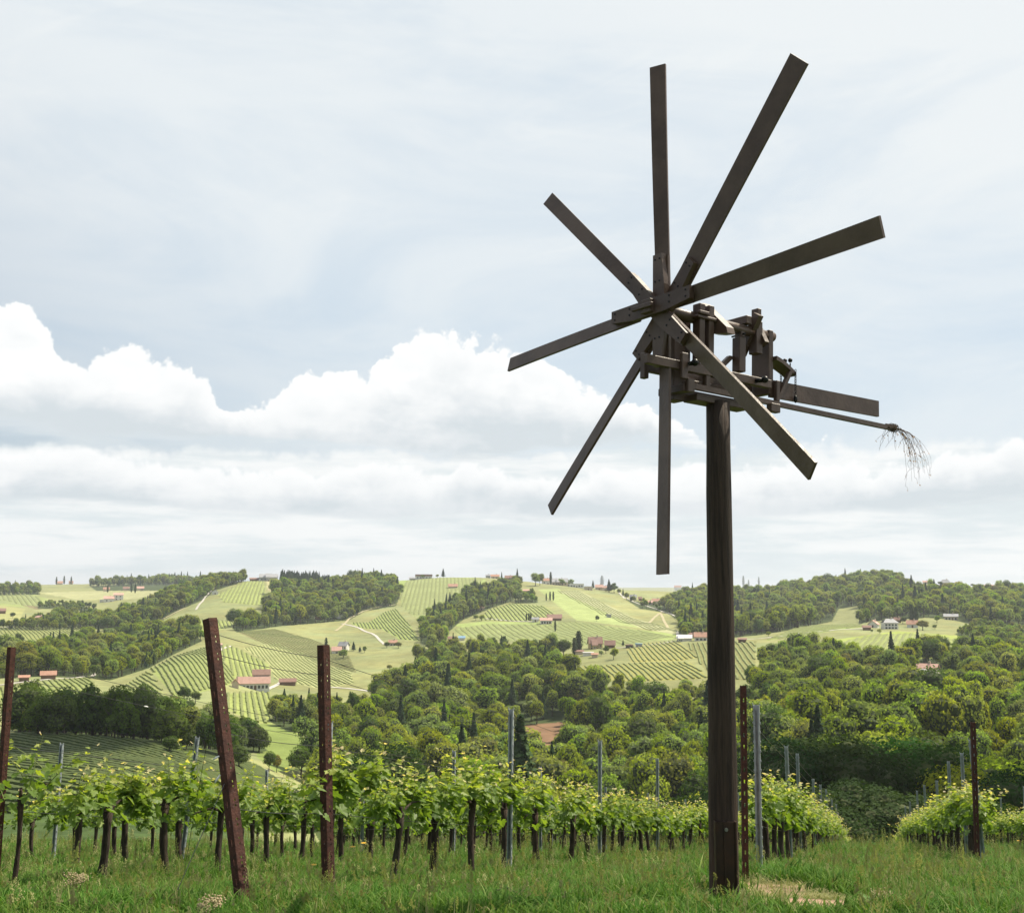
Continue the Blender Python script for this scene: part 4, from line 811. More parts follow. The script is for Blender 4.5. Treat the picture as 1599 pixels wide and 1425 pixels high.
(1578,945,20,3,4,'cream','brown','brownish farmhouse near the right edge under the skyline',dict(nwin=0)),(1596,952,12,5,2,'white','white','white building cut by the right edge of the picture',dict(nwin=0,style='flat')),
(1450,1058,34,13,7,'white','pink','white house with pink roof alone in the big wood',dict(nwin=5,dep=.5,rz=-.25,wing=(.1,.55,-.25,10,6,'white'))),
]
for h in HOUSES:
    kw=h[8]; house(*h[:8],**kw)
# ------------------------------------------------------------------ windmill
HUBD=6.9; phub=[.1388,.2563,.9706,-.0428,1.5917,.2472,.0170,.1626,-.0054]
wa,wt=phub[2],phub[3]
nA=np.array([math.sin(wa)*math.cos(wt),math.cos(wa)*math.cos(wt),math.sin(wt)])     # axle, pointing to the rear
uA=np.array([math.cos(wa),-math.sin(wa),0.]); vA=np.cross(uA,nA); vA=vA if vA[2]>0 else -vA
HUB=np.array([phub[0]*HUBD,HUBD,EYE+phub[1]*HUBD])
pole_base=np.array([1.345,7.2,gz(1.345,7.2)])
def ML(P): P=np.asarray(P,float); return HUB-pole_base+P[:,:1]*nA+P[:,1:2]*uA+P[:,2:3]*vA
paint=mat('brown_wood_stain',(.068,.042,.031),.42,noise=(.108,.070,.052),nscale=3.2,spec=.35,bump=.25,stretch=(1,1,1))
iron=mat('black_iron',(.02,.02,.02),.4,metal=.7)
boltm=mat('bolt_zinc',(.25,.25,.25),.4,metal=.8)
polem=mat('weathered_pole_wood',(.062,.040,.028),.7,noise=(.024,.016,.012),nscale=7,bump=1.0,stretch=(6,6,.30),spec=.3)
steel=mat('dark_rusty_steel',(.035,.024,.019),.5,noise=(.055,.03,.02),nscale=10,metal=.35)
wm=empty('windmill',tuple(pole_base)); tag(wm,'tall dark brown wooden windmill with eight long blades on a round pole','windmill')
# pole
mb=MB(); top=ML([(.53,0,-.535)])[0]; pts=[];rad=[]
for i in range(13):
    t=i/12; pts.append(np.array([0,0,-.4])*(1-t)+top*t+np.array([.001*math.sin(i*1.7),.001*math.cos(i*1.3),0])); rad.append(.0985-.020*t+.0015*math.sin(i*2.1))
mb.tube(pts,rad,28); pole=mb.build('pole',polem,wm,True)
# steel channel at the pole's foot, facing the viewer
fx=-.0; mb=MB(); fy=-.112
mb.box(-.058,.060,fy,fy+.008,-.1,.57); mb.box(-.066,-.058,fy-.012,fy+.05,-.1,.572); mb.box(.060,.068,fy-.012,fy+.05,-.1,.572)
mb.box(-.012,.004,fy-.006,fy,-.1,.565)
sk=mb.build('steel_bracket',steel,pole)
for z in (.525,.095):
    MB().tube([(0.003,fy-.016,z),(0.003,fy-.004,z)],.0115,12).build('bolt',boltm,sk)
def part(name,boxes,m=None,parent=None,c=.004):
    mb=MB()
    for b in boxes: mb.cbox(*b,c=c,M=ML)
    return mb.build(name,m or paint,parent if parent is not None else wm)
# arms: four planks crossing at the hub, one behind the other
ph=phub[4]; Rb=phub[5]*HUBD; be=phub[7]; offt=phub[8]*HUBD
def arm_frame(k):
    a=ph-k*math.pi/4; r=np.array([0,math.cos(a),math.sin(a)]); t=np.array([0,math.sin(a),-math.cos(a)])  # in (n,u,v)
    return r,t
order={2:-.075,3:-.035,0:.005,1:.045}   # depth of the plank carrying blades k and k+4
rotor=part('hub',[(-.115,-.105,-.045,-.035,.035,.0) if False else (-.125,.09,-.045,.045,-.045,.045)])
MB_=MB(); MB_.cbox(-.145,-.120,-.115,.075,-.018,.012,M=ML); MB_.build('hub_wedge',paint,rotor)
arms=[]
for k in (0,1,2,3):
    r,t=arm_frame(k); dz=order[k]; mb=MB()
    # plank with chamfered ends
    hw=.052; L=.375; th=.019
    prof2=[(-L,-hw),(L,-hw),(L,hw*.95),(L*.45,hw*1.0),(L*.45,hw*1.0),(-L*.45,hw),(-L,hw*.55)]
    prof2=[(-L,-hw),(L,-hw),(L,.03),(.16,.056),(-.16,.056),(-L,.03)]
    V=[];n_=len(prof2)
    for s_ in (-th,th):
        for (a_,b_) in prof2: V.append(np.array([dz+s_,0,0])+a_*r+b_*(-t if False else t))
    Fs=[tuple(range(n_)),tuple(range(n_,2*n_))[::-1]]+[(i,(i+1)%n_+0,(i+1)%n_+n_,i+n_)[::-1] for i in range(n_)]
    mb.add(ML(np.array(V)),Fs); arm=mb.build('arm',paint,wm); arms.append(arm)
    for sgn in (-1,1):
        for a_ in (.19,.34):
            for b_ in (-.03,.012):
                P=np.array([[dz-th-.004,0,0]])+sgn*a_*r+b_*t; q=ML(np.vstack([P,P+np.array([[.006,0,0]])])); MB().tube(list(q),.0062,8).build('bolt',iron,arm)
wB=phub[6]*HUBD
BF=[(.2473,-.0038,.0161,.30),(.2463,-.0079,.0204,.0656),(.2524,-.0035,.0166,.181),(.2496,-.0049,.0173,.1959),(.2478,-.0052,.0183,.064),(.2456,-.0032,.0158,.1086),(.2397,-.0089,.0154,.112),(.2437,-.0078,.0154,.1507)]
for k in range(8):
    r,t=arm_frame(k); dz=order[k%4]+.019+.013
    Rk,ok,wk,be=BF[k]; Rb=Rk*HUBD; offt=ok*HUBD; bw=wk*HUBD*1.02; be+=.12; bd=math.cos(be)*t+math.sin(be)*np.array([1,0,0]); bn=np.cross(r,bd)
    c0=np.array([dz,0,0])+offt*t*(.2)+r*.13; c1=np.array([order[k%4]*.6,0,0])+offt*t+r*Rb
    V=[]
    S=14
    for i in range(S+1):
        q=i/S; c=c0*(1-q)+c1*q; wv=bw*(.43+.07*q)
        bow=.006*math.sin(q*3.1+k)
        for (a_,b_) in ((-1,-1),(1,-1),(1,1),(-1,1)): V.append(c+bd*wv*a_+bn*(.009*b_+bow))
    Fs=[(0,3,2,1),(S*4,S*4+1,S*4+2,S*4+3)]
    for i in range(S):
        for e in range(4):
            e2=(e+1)%4; Fs.append((i*4+e,i*4+e2,(i+1)*4+e2,(i+1)*4+e))
    mb=MB(); mb.add(ML(np.array(V)),Fs)
    # wedge block between plank and blade
    bl=mb.build('blade',paint,wm)
    mb=MB(); W8=[]
    for a_,hh in ((.10,.010),(.36,.016)):
        for (x_,y_) in ((-.048,-1),(.048,-1),(.048,1),(-.048,1)):
            W8.append(np.array([order[k%4]+.021+(hh if y_>0 else 0),0,0])+r*a_+t*x_)
    mb.hexa(ML(np.array(W8))); mb.build('wedge_block',paint,bl)
# axle
q=ML([(-.05,0,0),(.25,0,0),(.55,0,0),(1.06,0,.0)]); MB().tube(list(q),[.04,.04,.036,.034],14).build('axle',paint,wm,True)
# frame
fr=part('frame',[(-.17,.96,.045,.085,-.395,-.335),(.0,.96,-.135,-.095,-.395,-.335),(.15,.96,-.135,-.095,-.505,-.465),
                 (.165,.265,-.14,-.035,-.565,.055),(-.035,.005,-.145,-.098,-.44,-.27) ,
                 (.285,.335,.005,.075,-.36,.085),(.37,.42,.005,.075,-.36,.085),(.285,.335,-.12,-.06,-.36,.06),
                 (.345,.385,.04,.08,-.47,-.39),
                 (.985,1.03,-.13,.035,-.42,.035),
                 (.30,.80,-.09,.04,-.56,-.515),(.2,.9,-.10,-.07,-.46,-.40)])
part('cross_lath',[(.262,.352,.072,.10,.005,.028),(.255,.43,-.02,.09,-.02,.0)],parent=fr)
part('clamp_block',[(.10,.155,.086,.112,-.455,-.285)],parent=fr); part('clamp_block',[(.155,.215,.086,.112,-.535,-.445)],parent=fr)
part('clamp_block',[(1.02,1.055,.04,.075,-.47,-.325)],parent=fr); part('clamp_block',[(.93,1.02,.06,.11,-.56,-.50)],parent=fr)
part('front_crosspiece',[(.14,.20,-.16,.085,-.53,-.48)],parent=fr)
for a0,wz in ((.155,-.35),(.80,-.365)):
    mb=MB(); q=ML([(a0,.086,wz),(a0+.012,.135,wz-.002)]); mb.tube(list(q),.015,10); c=ML([(a0+.014,.155,wz)])[0]; mb.ball(c,.025,10); mb.build('knob',iron,fr,True)
# cam paddles on the axle
def paddle(a,ang,L0,L1,wd,th,name='cam'):
    d=np.array([0,math.cos(ang),math.sin(ang)]); e=np.array([0,-math.sin(ang),math.cos(ang)]); V=[]
    for s_ in (0,1):
        for (x_,y_) in ((L0,-th),(L1,-th),(L1,th),(L0,th)): V.append(np.array([a+(wd if s_ else 0),0,0])+d*x_+e*y_)
    return MB().hexa(ML(np.array(V))).build(name,paint,wm)
mb=MB()
P_=[(-.05,.138),(.171,-.070),(.185,-.115),(.10,-.105),(.03,-.088),(-.055,.03)]
n_=len(P_); V=[(.43,b_,w_) for b_,w_ in P_]+[(.50,b_,w_) for b_,w_ in P_]
mb.add(ML(np.array(V)),[tuple(range(n_)),tuple(range(n_,2*n_))[::-1]]+[(i+n_,(i+1)%n_+n_,(i+1)%n_,i) for i in range(n_)]); mb.build('cam',paint,wm)
MB().cbox(.745,.80,-.155,.05,.035,.092,M=ML).build('cam',paint,wm)
paddle(.82,R(58),-.17,.13,.045,.030); paddle(.90,R(118),-.10,.12,.04,.035)
# hanging hammers
for (a,b0,b1,z0,z1,zn) in ((.705,-.045,.028,-.30,-.06,.03),(.85,-.03,.045,-.155,.075,.165)):
    h=part('hammer',[(a,a+.062,b0,b1,z0,z1),(a+.012,a+.05,b0+.012,b1-.0,z1,zn)],c=.004)
    q=ML([(a+.03,b0-.03,z1+.02),(a+.03,b1+.02,z1+.02)]); MB().tube(list(q),.007,8).build('pin',iron,h)
# diagonal brace
V=[]
for (a,w_) in ((.48,-.36),(.53,-.36),(.72,-.19),(.67,-.19)): V.append((a,-.06,w_))
for (a,w_) in ((.48,-.36),(.53,-.36),(.72,-.19),(.67,-.19)): V.append((a,-.03,w_))
MB().hexa(ML(np.array(V))).build('brace',paint,fr)
# sounding board, curved downwards to the rear
mb=MB(); V=[];S=8
for i in range(S+1):
    t=i/S; a=1.03+.215*t; z=-.150-.035*t-.045*t*t
    for (bb,zz) in ((-.075,-.028),(.065,-.028),(.065,0),(-.075,0)): V.append((a,bb*(1-.25*t),z+zz))
Fs=[(0,3,2,1),(S*4,S*4+1,S*4+2,S*4+3)]
for i in range(S):
    for e in range(4):
        e2=(e+1)%4; Fs.append((i*4+e,i*4+e2,(i+1)*4+e2,(i+1)*4+e))
mb.add(ML(np.array(V)),Fs); sb=mb.build('sounding_board',paint,wm)
V=[(1.045,.03,-.45),(1.075,.03,-.45),(1.20,.03,-.235),(1.17,.03,-.235),(1.045,.06,-.45),(1.075,.06,-.45),(1.20,.06,-.235),(1.17,.06,-.235)]
MB().hexa(ML(np.array(V))).build('brace',paint,sb)
for (a,b) in ((1.185,.0),(1.20,.035)):
    mb=MB(); mb.tube(list(ML([(a,b,-.21),(a,b,-.17)])),.005,6); mb.ball(ML([(a,b,-.15)])[0],.0165,10); mb.build('knob',iron,sb,True)
def chain(a,b,z0,z1):
    mb=MB(); n_=int((z0-z1)/.018)
    for i in range(n_):
        c=np.array([a,b,z0-.018*(i+.5)]); ring=[]
        for k in range(9):
            t=2*math.pi*k/8; d=np.array([math.cos(t)*.0075,0,math.sin(t)*.0125]) if i%2 else np.array([0,math.cos(t)*.0075,math.sin(t)*.0125]); ring.append(ML([c+d])[0])
        mb.tube(ring,.0024,5,False)
    mb.build('chain',iron,sb)
chain(1.235,.052,-.215,-.40); chain(1.20,-.05,-.235,-.36)
mb=MB(); mb.ball(ML([(1.235,.052,-.425)])[0],.018,10,(.8,.8,1.6)); mb.build('chain_weight',iron,sb,True)
# tail vane and broom rod
V=[(1.0,.012,-.44),(2.18,.012,-.425),(2.18,.034,-.425),(1.0,.034,-.44),(1.0,.012,-.318),(2.18,.012,-.305),(2.18,.034,-.305),(1.0,.034,-.318)]
MB().hexa(ML(np.array(V))).build('tail_vane',paint,wm)
V=[(.15,.055,-.500),(2.32,.055,-.522),(2.32,.085,-.522),(.15,.085,-.500),(.15,.055,-.465),(2.32,.055,-.49),(2.32,.085,-.49),(.15,.085,-.465)]
rod=MB().hexa(ML(np.array(V))).build('lower_rail',paint,wm)
# birch twigs tied to the rod's end
twm=mat('birch_twig',(.09,.05,.035),.8); dry=mat('dry_birch_leaf',(.36,.20,.10),.8,trans=.2)
rr=random.Random(5); mb=MB(); lv=MB(); E0=ML([(2.33,.07,-.50)])[0]
def addleaf(p,s):
    d=np.array([rr.gauss(0,1),rr.gauss(0,1),-1.2]); d/=np.linalg.norm(d); e=np.cross(d,[rr.gauss(0,1),rr.gauss(0,1),0]); e/=np.linalg.norm(e)+1e-6
    lv.add([p,p+d*s*.5+e*s*.28,p+d*s,p+d*s*.5-e*s*.28],[(0,1,2,3)])
side=nA
for i in range(26):
    st=E0+(-nA*.12 if i%3==0 else nA*.02)*rr.random(); out=rr.uniform(-.02,.40) if i<18 else rr.uniform(-.18,.10); dr=rr.uniform(.22,.46) if i<18 else rr.uniform(.05,.2)
    up=rr.uniform(-.01,.06); lat=rr.uniform(-.08,.08); pts=[]
    for k in range(9):
        t=k/8; pts.append(st+nA*(out*math.sin(t*1.6))+uA*lat*t+np.array([0,0,up*math.sin(t*2.2)-dr*t**1.8])+np.array([rr.gauss(0,.004),rr.gauss(0,.004),rr.gauss(0,.003)]))
    mb.tube(pts,[.0027*(1-.72*k/8) if i%3==0 else .0016*(1-.6*k/8) for k in range(9)],4)
    for k in range(3,9):
        if rr.random()<.35:
            b_=pts[k]+np.array([rr.gauss(0,.03),rr.gauss(0,.03),-.03-rr.random()*.05]); mb.tube([pts[k],(pts[k]+b_)/2+np.array([rr.gauss(0,.008),0,.006]),b_],.0009,3)
            if rr.random()<.55: addleaf(b_,.016)
        if rr.random()<.25: addleaf(pts[k],.018)
tw=mb.build('birch_twigs',twm,rod); lv.build('dry_leaves',dry,tw)
mb=MB()
for i in range(7): 
    a=rr.random()*6.28; o_=(uA*math.cos(a)+vA*math.sin(a))*.02; mb.tube([E0-nA*.11+o_,E0+nA*.03+o_*1.1],.008,5)
for i in range(3): 
    c=E0-nA*(.06-.025*i); mb.tube([c+(uA*math.cos(t)+vA*math.sin(t))*.031 for t in np.linspace(0,6.28,10)],.003,4,False)
mb.build('binding',mat('twig_binding',(.10,.07,.05),.9),tw)
# ------------------------------------------------------------------ vineyard in front
RD=np.array([.30,.954]); RD/=np.linalg.norm(RD); RN=np.array([RD[1],-RD[0]])      # row direction and its right-hand side
ANG=math.atan2(RD[1],RD[0])
def rowp(p,Yv): # point of the row with offset p at depth Yv
    x=(p+.30*Yv)/.954; return np.array([x,Yv,gz(x,Yv)])
vbark=mat('vine_bark',(.075,.052,.038),.95,noise=(.028,.020,.015),nscale=16,bump=1.0,stretch=(2.5,2.5,.5),objvar=.3)
def vleafmat():
    m=bpy.data.materials.new('vine_leaf'); m.use_nodes=True; n=NT(m.node_tree); n.n.clear()
    o=n.node('ShaderNodeOutputMaterial'); tone=n.node('ShaderNodeAttribute',attribute_name='tone').outputs['Fac']
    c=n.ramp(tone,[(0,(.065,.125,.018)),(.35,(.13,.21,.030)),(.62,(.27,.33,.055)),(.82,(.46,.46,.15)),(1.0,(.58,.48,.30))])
    ns=n.noise(n.node('ShaderNodeTexCoord').outputs['Object'],24,3,.6); c=n.mix(n.smooth(ns,.35,.7,0,.35),c,(.14,.20,.04))
    p=n.node('ShaderNodeBsdfPrincipled',{'Roughness':.5,'Specular IOR Level':.35,'Base Color':c}); tr=n.node('ShaderNodeBsdfTranslucent',{'Color':n.mix(1.0,c,(2.0,1.9,.8),'MULTIPLY')})
    mx=n.node('ShaderNodeMixShader',{0:.42}); n.l.new(p.outputs[0],mx.inputs[1]); n.l.new(tr.outputs[0],mx.inputs[2]); n.l.new(mx.outputs[0],o.inputs[0]); return m
VL=vleafmat(); shootm=mat('green_shoot',(.16,.20,.05),.6)
LEAF=[(0,-.05),(.26,-.34),(.52,-.18),(.42,.10),(.62,.30),(.34,.42),(.22,.80),(0,1.0),(-.24,.76),(-.36,.40),(-.60,.32),(-.44,.08),(-.50,-.20),(-.24,-.34)]
def leaves(P,D,S,Tn,r):
    """lobed, slightly folded leaves: positions, pointing directions, sizes, tones"""
    n=len(P); D=D/np.linalg.norm(D,axis=1)[:,None]; up=r.normal(size=(n,3))*.55+np.array([0,0,1.0]); X=np.cross(D,up); X/=np.linalg.norm(X,axis=1)[:,None]+1e-9; Zn=np.cross(X,D)
    L=np.array(LEAF); k=len(L); fold=r.uniform(.05,.45,n)[:,None]; curl=r.uniform(-.1,.35,n)[:,None]
    a=L[None,:,0]; b=L[None,:,1]; zz=fold*np.abs(a)-curl*b*b*.6+.03*np.sin(np.arange(k)*2.3)[None]
    V=P[:,None]+S[:,None,None]*(a[...,None]*X[:,None]+b[...,None]*D[:,None]+zz[...,None]*Zn[:,None])
    c=P[:,None]+S[:,None,None]*(.30*D[:,None]-.02*Zn[:,None]); V=np.concatenate([V,c],1)
    i=np.arange(k); T3=np.stack([i,(i+1)%k,np.full(k,k)],1); Fq=(T3[None]+(np.arange(n)*(k+1))[:,None,None]).reshape(-1,3)
    return V.reshape(-1,3),Fq,np.repeat(Tn,k+1)
def make_vine(seed,nsh=13,thin=False,lush=1.0):
    r=np.random.default_rng(seed); tb=MB(); th=.67+.08*r.random(); lean=r.normal()*.03; lean2=r.normal()*.025; r0=(.017 if thin else .027+.011*r.random())
    pts=[];rad=[]
    for i in range(9):
        t=i/8; pts.append((lean*t+.02*math.sin(t*5+seed),lean2*t+.016*math.cos(t*4+seed),-.08+(th+.08)*t)); rad.append(r0*(1.25-.35*t+.10*math.sin(i*2.1+seed))+(.014*max(0,t-.75)*4))
    tb.tube(pts,rad,10); head=np.array(pts[-1]); tb.ball(head+[0,0,.01],r0*1.45,8,(1,1,.9))
    for s in (-1,1):
        if r.random()<.85: tb.tube([head,head+[.16*s,0,.06],head+[.32*s,r.normal()*.02,.07],head+[.5*s,0,.05]],[r0*.6,.012,.009,.006],6)
        tb.tube([head,head+[.04*s,.03*s,.09]],[r0*.8,.012],6)
    sh=MB(); P=[];D=[];S=[];Tn=[]
    for k in range(int(nsh*lush)):
        x=r.uniform(-.52,.52); base=np.array([head[0]+x,r.normal()*.03,th+.03+.04*r.random()]); h=r.uniform(.24,.44)*(1.15 if r.random()<.15 else 1); dx,dy=r.normal()*.10,r.normal()*.10
        q=[base+np.array([dx*t,dy*t*(1+t),h*t-.10*abs(dy)*t*t]) for t in np.linspace(0,1,6)]
        sh.tube(q,[.0045,.004,.0035,.003,.002,.0012],4,False)
        m=int(19*lush)
        for j in range(m):
            t=(j+r.random())/m; i0=min(int(t*5),4); c=q[i0]+(q[i0+1]-q[i0])*(t*5-i0); a=r.uniform(0,6.28); d=np.array([math.cos(a),math.sin(a)*1.15,r.uniform(-.5,.25)+(.7 if t>.9 else 0)]); pet=r.uniform(.02,.09)*(1.1-t*.6)
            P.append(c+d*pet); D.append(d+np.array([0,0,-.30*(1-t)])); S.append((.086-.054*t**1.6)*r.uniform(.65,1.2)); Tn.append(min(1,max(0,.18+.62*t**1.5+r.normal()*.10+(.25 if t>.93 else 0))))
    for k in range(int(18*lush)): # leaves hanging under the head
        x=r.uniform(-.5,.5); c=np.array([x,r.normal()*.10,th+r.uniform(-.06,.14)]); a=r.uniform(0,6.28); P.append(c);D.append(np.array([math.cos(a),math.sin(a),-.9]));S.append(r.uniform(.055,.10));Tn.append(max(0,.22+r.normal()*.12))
    V,Fq,T_=leaves(np.array(P),np.array(D),np.array(S),np.array(Tn),r)
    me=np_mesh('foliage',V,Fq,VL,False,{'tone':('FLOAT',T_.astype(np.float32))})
    return tb.mesh('vine_trunk',vbark,True),me,sh.mesh('shoots',shootm,True)
VP=[make_vine(i,lush=1.0) for i in range(9)]; VT=[make_vine(40,9,True,.8)]
ORD=['first','second','third','fourth','fifth','sixth','seventh','eighth','ninth','tenth','eleventh','twelfth','thirteenth','fourteenth']
ROWS=[(-1.1,8,13.4,75,'vine row that starts beside the windmill pole'),(-3.75,4,8.35,70,'nearest vine row behind the second rusty post'),(1.58,4,16.2,60,'vine row behind the tilted rusty right post'),(4.25,3,21,45,'vine row at the right frame edge'),(6.9,1,27,45,'farthest right vine row'),
      (-6.4,3,8.9,60,'second vine row from the left, behind the nearest one'),(-9.05,2,13.6,48,'third vine row towards the left valley'),(-11.7,2,16.5,46,'fourth vine row towards the left valley'),(-14.35,1,22,44,'fifth vine row towards the left valley')]
nv=0; restV=[]
for p,_,y0,y1,desc in ROWS:
    yv=y0; i=0
    r=np.random.default_rng(int(abs(p)*10)+3)
    while yv<y1:
        q=rowp(p,yv); v=int(r.integers(0,9)); side=r.normal()*.05; sc=r.uniform(.92,1.08)
        if p==-1.1: sc*=1.0
        if p==1.58 and i<3: sc*=1.08
        if p==-3.75 and i<2: sc*=.88
        far=yv>52
        px,_u=project(q[0],q[1],q[2]+.6)
        if -60<px<1660:
            flip=math.pi if r.random()<.5 else 0
            if not far and nv<296:
                thin=(p==-6.4 and i==0)
                o=empty('grapevine',(q[0]+RN[0]*side,q[1]+RN[1]*side,q[2]),ANG+flip+r.normal()*.06); o.scale=(sc,sc,sc)
                lb=(ORD[i]+' grapevine of the '+desc) if i<14 else 'leafy grapevine further down the '+desc
                tag(o,lb,'grapevine','grapevines of the '+desc); T3=VT[0] if thin else VP[v]
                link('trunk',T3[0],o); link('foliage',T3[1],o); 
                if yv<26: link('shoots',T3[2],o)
                nv+=1; i+=1
            else: restV.append((q[0],q[1],q[2],ANG+flip,sc,v)); i+=1
        yv+=.95*(.92+.16*r.random())
print('vines',nv,len(restV))
def joined(T3):
    a,b=T3[0],T3[1]
    def arr(me):
        v=np.empty(len(me.vertices)*3,np.float32); me.vertices.foreach_get('co',v); return v.reshape(-1,3)
    va,vb=arr(a),arr(b); F3=np.array([p.vertices[:] for p in b.polygons],np.int32)
    FA={}
    for p in a.polygons: FA.setdefault(len(p.vertices),[]).append([i+len(vb) for i in p.vertices])
    t=np.empty(len(vb),np.float32); b.attributes['tone'].data.foreach_get('value',t)
    me=np_mesh('vine_whole',np.concatenate([vb,va]),[F3]+[np.array(f,np.int32) for f in FA.values()],VL,False,{'tone':('FLOAT',np.concatenate([t,np.zeros(len(va),np.float32)]))})
    me.materials.append(vbark); mi=np.ones(len(me.polygons),np.int32); mi[:len(F3)]=0; me.polygons.foreach_set('material_index',mi); return me
if restV: scatter('far_grapevines',[joined(VP[i]) for i in range(3)],[t[:3] for t in restV],[(0,0,t[3]) for t in restV],[(t[4],)*3 for t in restV],[t[5]%3 for t in restV],
        'the many far grapevines at the lower ends of the rows','grapevines',[VL])
# ---- steel posts
rust=mat('rusty_steel',(.080,.029,.019),.75,noise=(.040,.016,.012),nscale=22,bump=.5,spec=.3)
galv=mat('galvanised_steel',(.40,.43,.46),.45,noise=(.27,.29,.32),nscale=9,metal=.35,spec=.5)
def strip(mb,O,X,Zv,w,h,th,Nn,slots):
    """plate from O spanning w along X and h along Zv, pierced by real slots (x, z, sx, sz)"""
    O=np.array(O,float);X=np.array(X,float);Zv=np.array(Zv,float);Nn=np.array(Nn,float)
    def pl(x0,x1,z0,z1):
        if x1-x0<1e-5 or z1-z0<1e-5: return
        P=[O+X*a+Zv*b+Nn*c for c in (0,th) for (a,b) in ((x0,z0),(x1,z0),(x1,z1),(x0,z1))]; mb.hexa(np.array(P))
    slots=sorted(slots,key=lambda s:s[1]); z=0
    for (sx,sz,dx,dz) in slots:
        pl(0,w,z,sz-dz/2); pl(0,sx-dx/2,sz-dz/2,sz+dz/2); pl(sx+dx/2,w,sz-dz/2,sz+dz/2); z=sz+dz/2
    pl(0,w,z,h)
def rusty_post(base,top,label,rz,w=.055,fl=.05,hdeep=.35,slotw=.012,through=True):
    base=np.array(base,float); top=np.array(top,float); d=top-base; H=np.linalg.norm(d); d/=H
    o=empty('rusty_post',tuple(base)); tag(o,label,'post','rusty end posts of the vine rows')
    X=np.array([math.cos(rz),math.sin(rz),0]); X-=d*(X@d); X/=np.linalg.norm(X); Yv=np.cross(d,X)
    O=-d*hdeep; Ht=H+hdeep; mb=MB(); n_=int(Ht/.115)
    strip(mb,O-X*w/2,X,d,w,Ht,.004,Yv,[(w*.5,.06+i*.115,slotw,.038) for i in range(n_)])
    o1=mb.build('web',rust,o)
    for s in (-1,1):
        mb=MB(); sl=[]
        for i in range(n_): sl+= [(fl*.55,.05+i*.115,.010,.013),(fl*.55,.083+i*.115,.010,.013)]
        strip(mb,O+X*s*w/2-(X*.004 if s>0 else 0)+Yv*.0045,Yv,d,fl,Ht,.004,X,sl); mb.build('flange',rust,o)
        mb=MB(); strip(mb,O+X*(s*w/2 - (.016 if s>0 else 0))+Yv*(fl+.005),X,d,.016,Ht-.01,.003,Yv,[]); mb.build('lip',rust,o)
    return o
def post_from(pxb,pyb,pxt,pyt,Yb,label,rz,tilt=0.0,**k):
    b=at(pxb,pyb,Yb); b[2]=gz(b[0],b[1]); t=at(pxt,pyt,Yb+tilt); return rusty_post(b,t,label,rz,**k),b,t
PL=post_from(374,1410,321,966,6.95,'leaning rusty perforated steel post in the left foreground grass',R(-38),tilt=.25,w=.068,fl=.06)
P2=post_from(508,1388,500,1007,8.05,'upright rusty perforated steel post standing right of the leaning one',R(-38),tilt=.05,w=.068,fl=.055)
PE=post_from(-11,1345,14,1010,8.9,'dark rusty steel post cut by the left edge of the picture',R(-30),w=.048,fl=.04)
PM=post_from(1164,1345,1161,1070,11.3,'slim rusty slotted post just right of the windmill pole',R(2),w=.06,fl=.03,slotw=.017)
PR=post_from(1526,1322,1520,1127,15.4,'slightly tilted rusty slotted post at the head of the right vine row',R(2),w=.065,fl=.03,slotw=.019)
def grey_post_mesh(H):
    mb=MB(); w=.026
    mb.box(-w,w,0.014,.018,-.3,H); mb.box(-w,-w+.004,-.018,.0135,-.3,H); mb.box(w-.004,w,-.018,.0135,-.3,H); mb.box(-w+.0045,-w+.015,-.018,-.015,-.3,H); mb.box(w-.015,w-.0045,-.018,-.015,-.3,H)
    for i in range(int(H/.10)):
        z=.12+i*.10
        for s in (-1,1): mb.box(s*w-.007 if s<0 else w+.0005,-w-.0005 if s<0 else w+.007,-.006,.006,z,z+.022)
    return mb.mesh('grey_post',galv)
GPM={h:grey_post_mesh(h) for h in (1.75,1.82,1.9)}
def grey_post(x,y,label,tx=0,ty=0,h=1.82,rz=None,sc=1.0):
    o=link('galvanised_post',GPM[h],None,(x,y,gz(x,y))); o.rotation_euler=(tx,ty,ANG-math.pi/2 if rz is None else rz); o.scale=(sc,sc,1); tag(o,label,'post','galvanised posts along the vine rows'); return o
GP={}
for p,desc,ys in [(-3.75,'nearest vine row',[12.4,16.6,21.2,29.0,34.5,40,46]),(-1.1,'row that starts beside the windmill pole',[12.1,17.2,19.8,25.3,29.6,34.3,39.4,44.6,50,56]),(1.58,'row behind the tilted rusty right post',[16.0,18.6,21.6,25.8,30,35,40.5,46,52,58]),
   (4.25,'vine row at the right frame edge',[22.5,26.5,31.5,37,43]),(6.9,'farthest right vine row',[29,35,42]),(-6.4,'second vine row from the left',[13.97,18.3,23.2,29,35,42]),(-9.05,'third vine row from the left',[15.6,21.2,27,34]),(-11.7,'fourth vine row from the left',[17,23,30])]:
    for i,yv in enumerate(ys):
        q=rowp(p,yv); px,_u=project(q[0],q[1],q[2]+1)
        if not -20<px<1620: continue
        tilt=dict(tx=0,ty=0); n_=len(label_:=ORD[i])
        ty=(.12 if (p==-9.05 and i==0) else .05 if (p==-11.7 and i==0) else float(rng.normal()*.012)); 
        if (p,i)==(1.58,0): ty=-.05
        grey_post(q[0],q[1],'grey galvanised post, '+ORD[i]+' of the '+desc,float(rng.normal()*.01),ty,[1.75,1.82,1.9][i%3] if i else 1.82,sc=1.25 if (p,i) in((-1.1,0),(1.58,0)) else 1.0)
        GP.setdefault(p,[]).append(q)
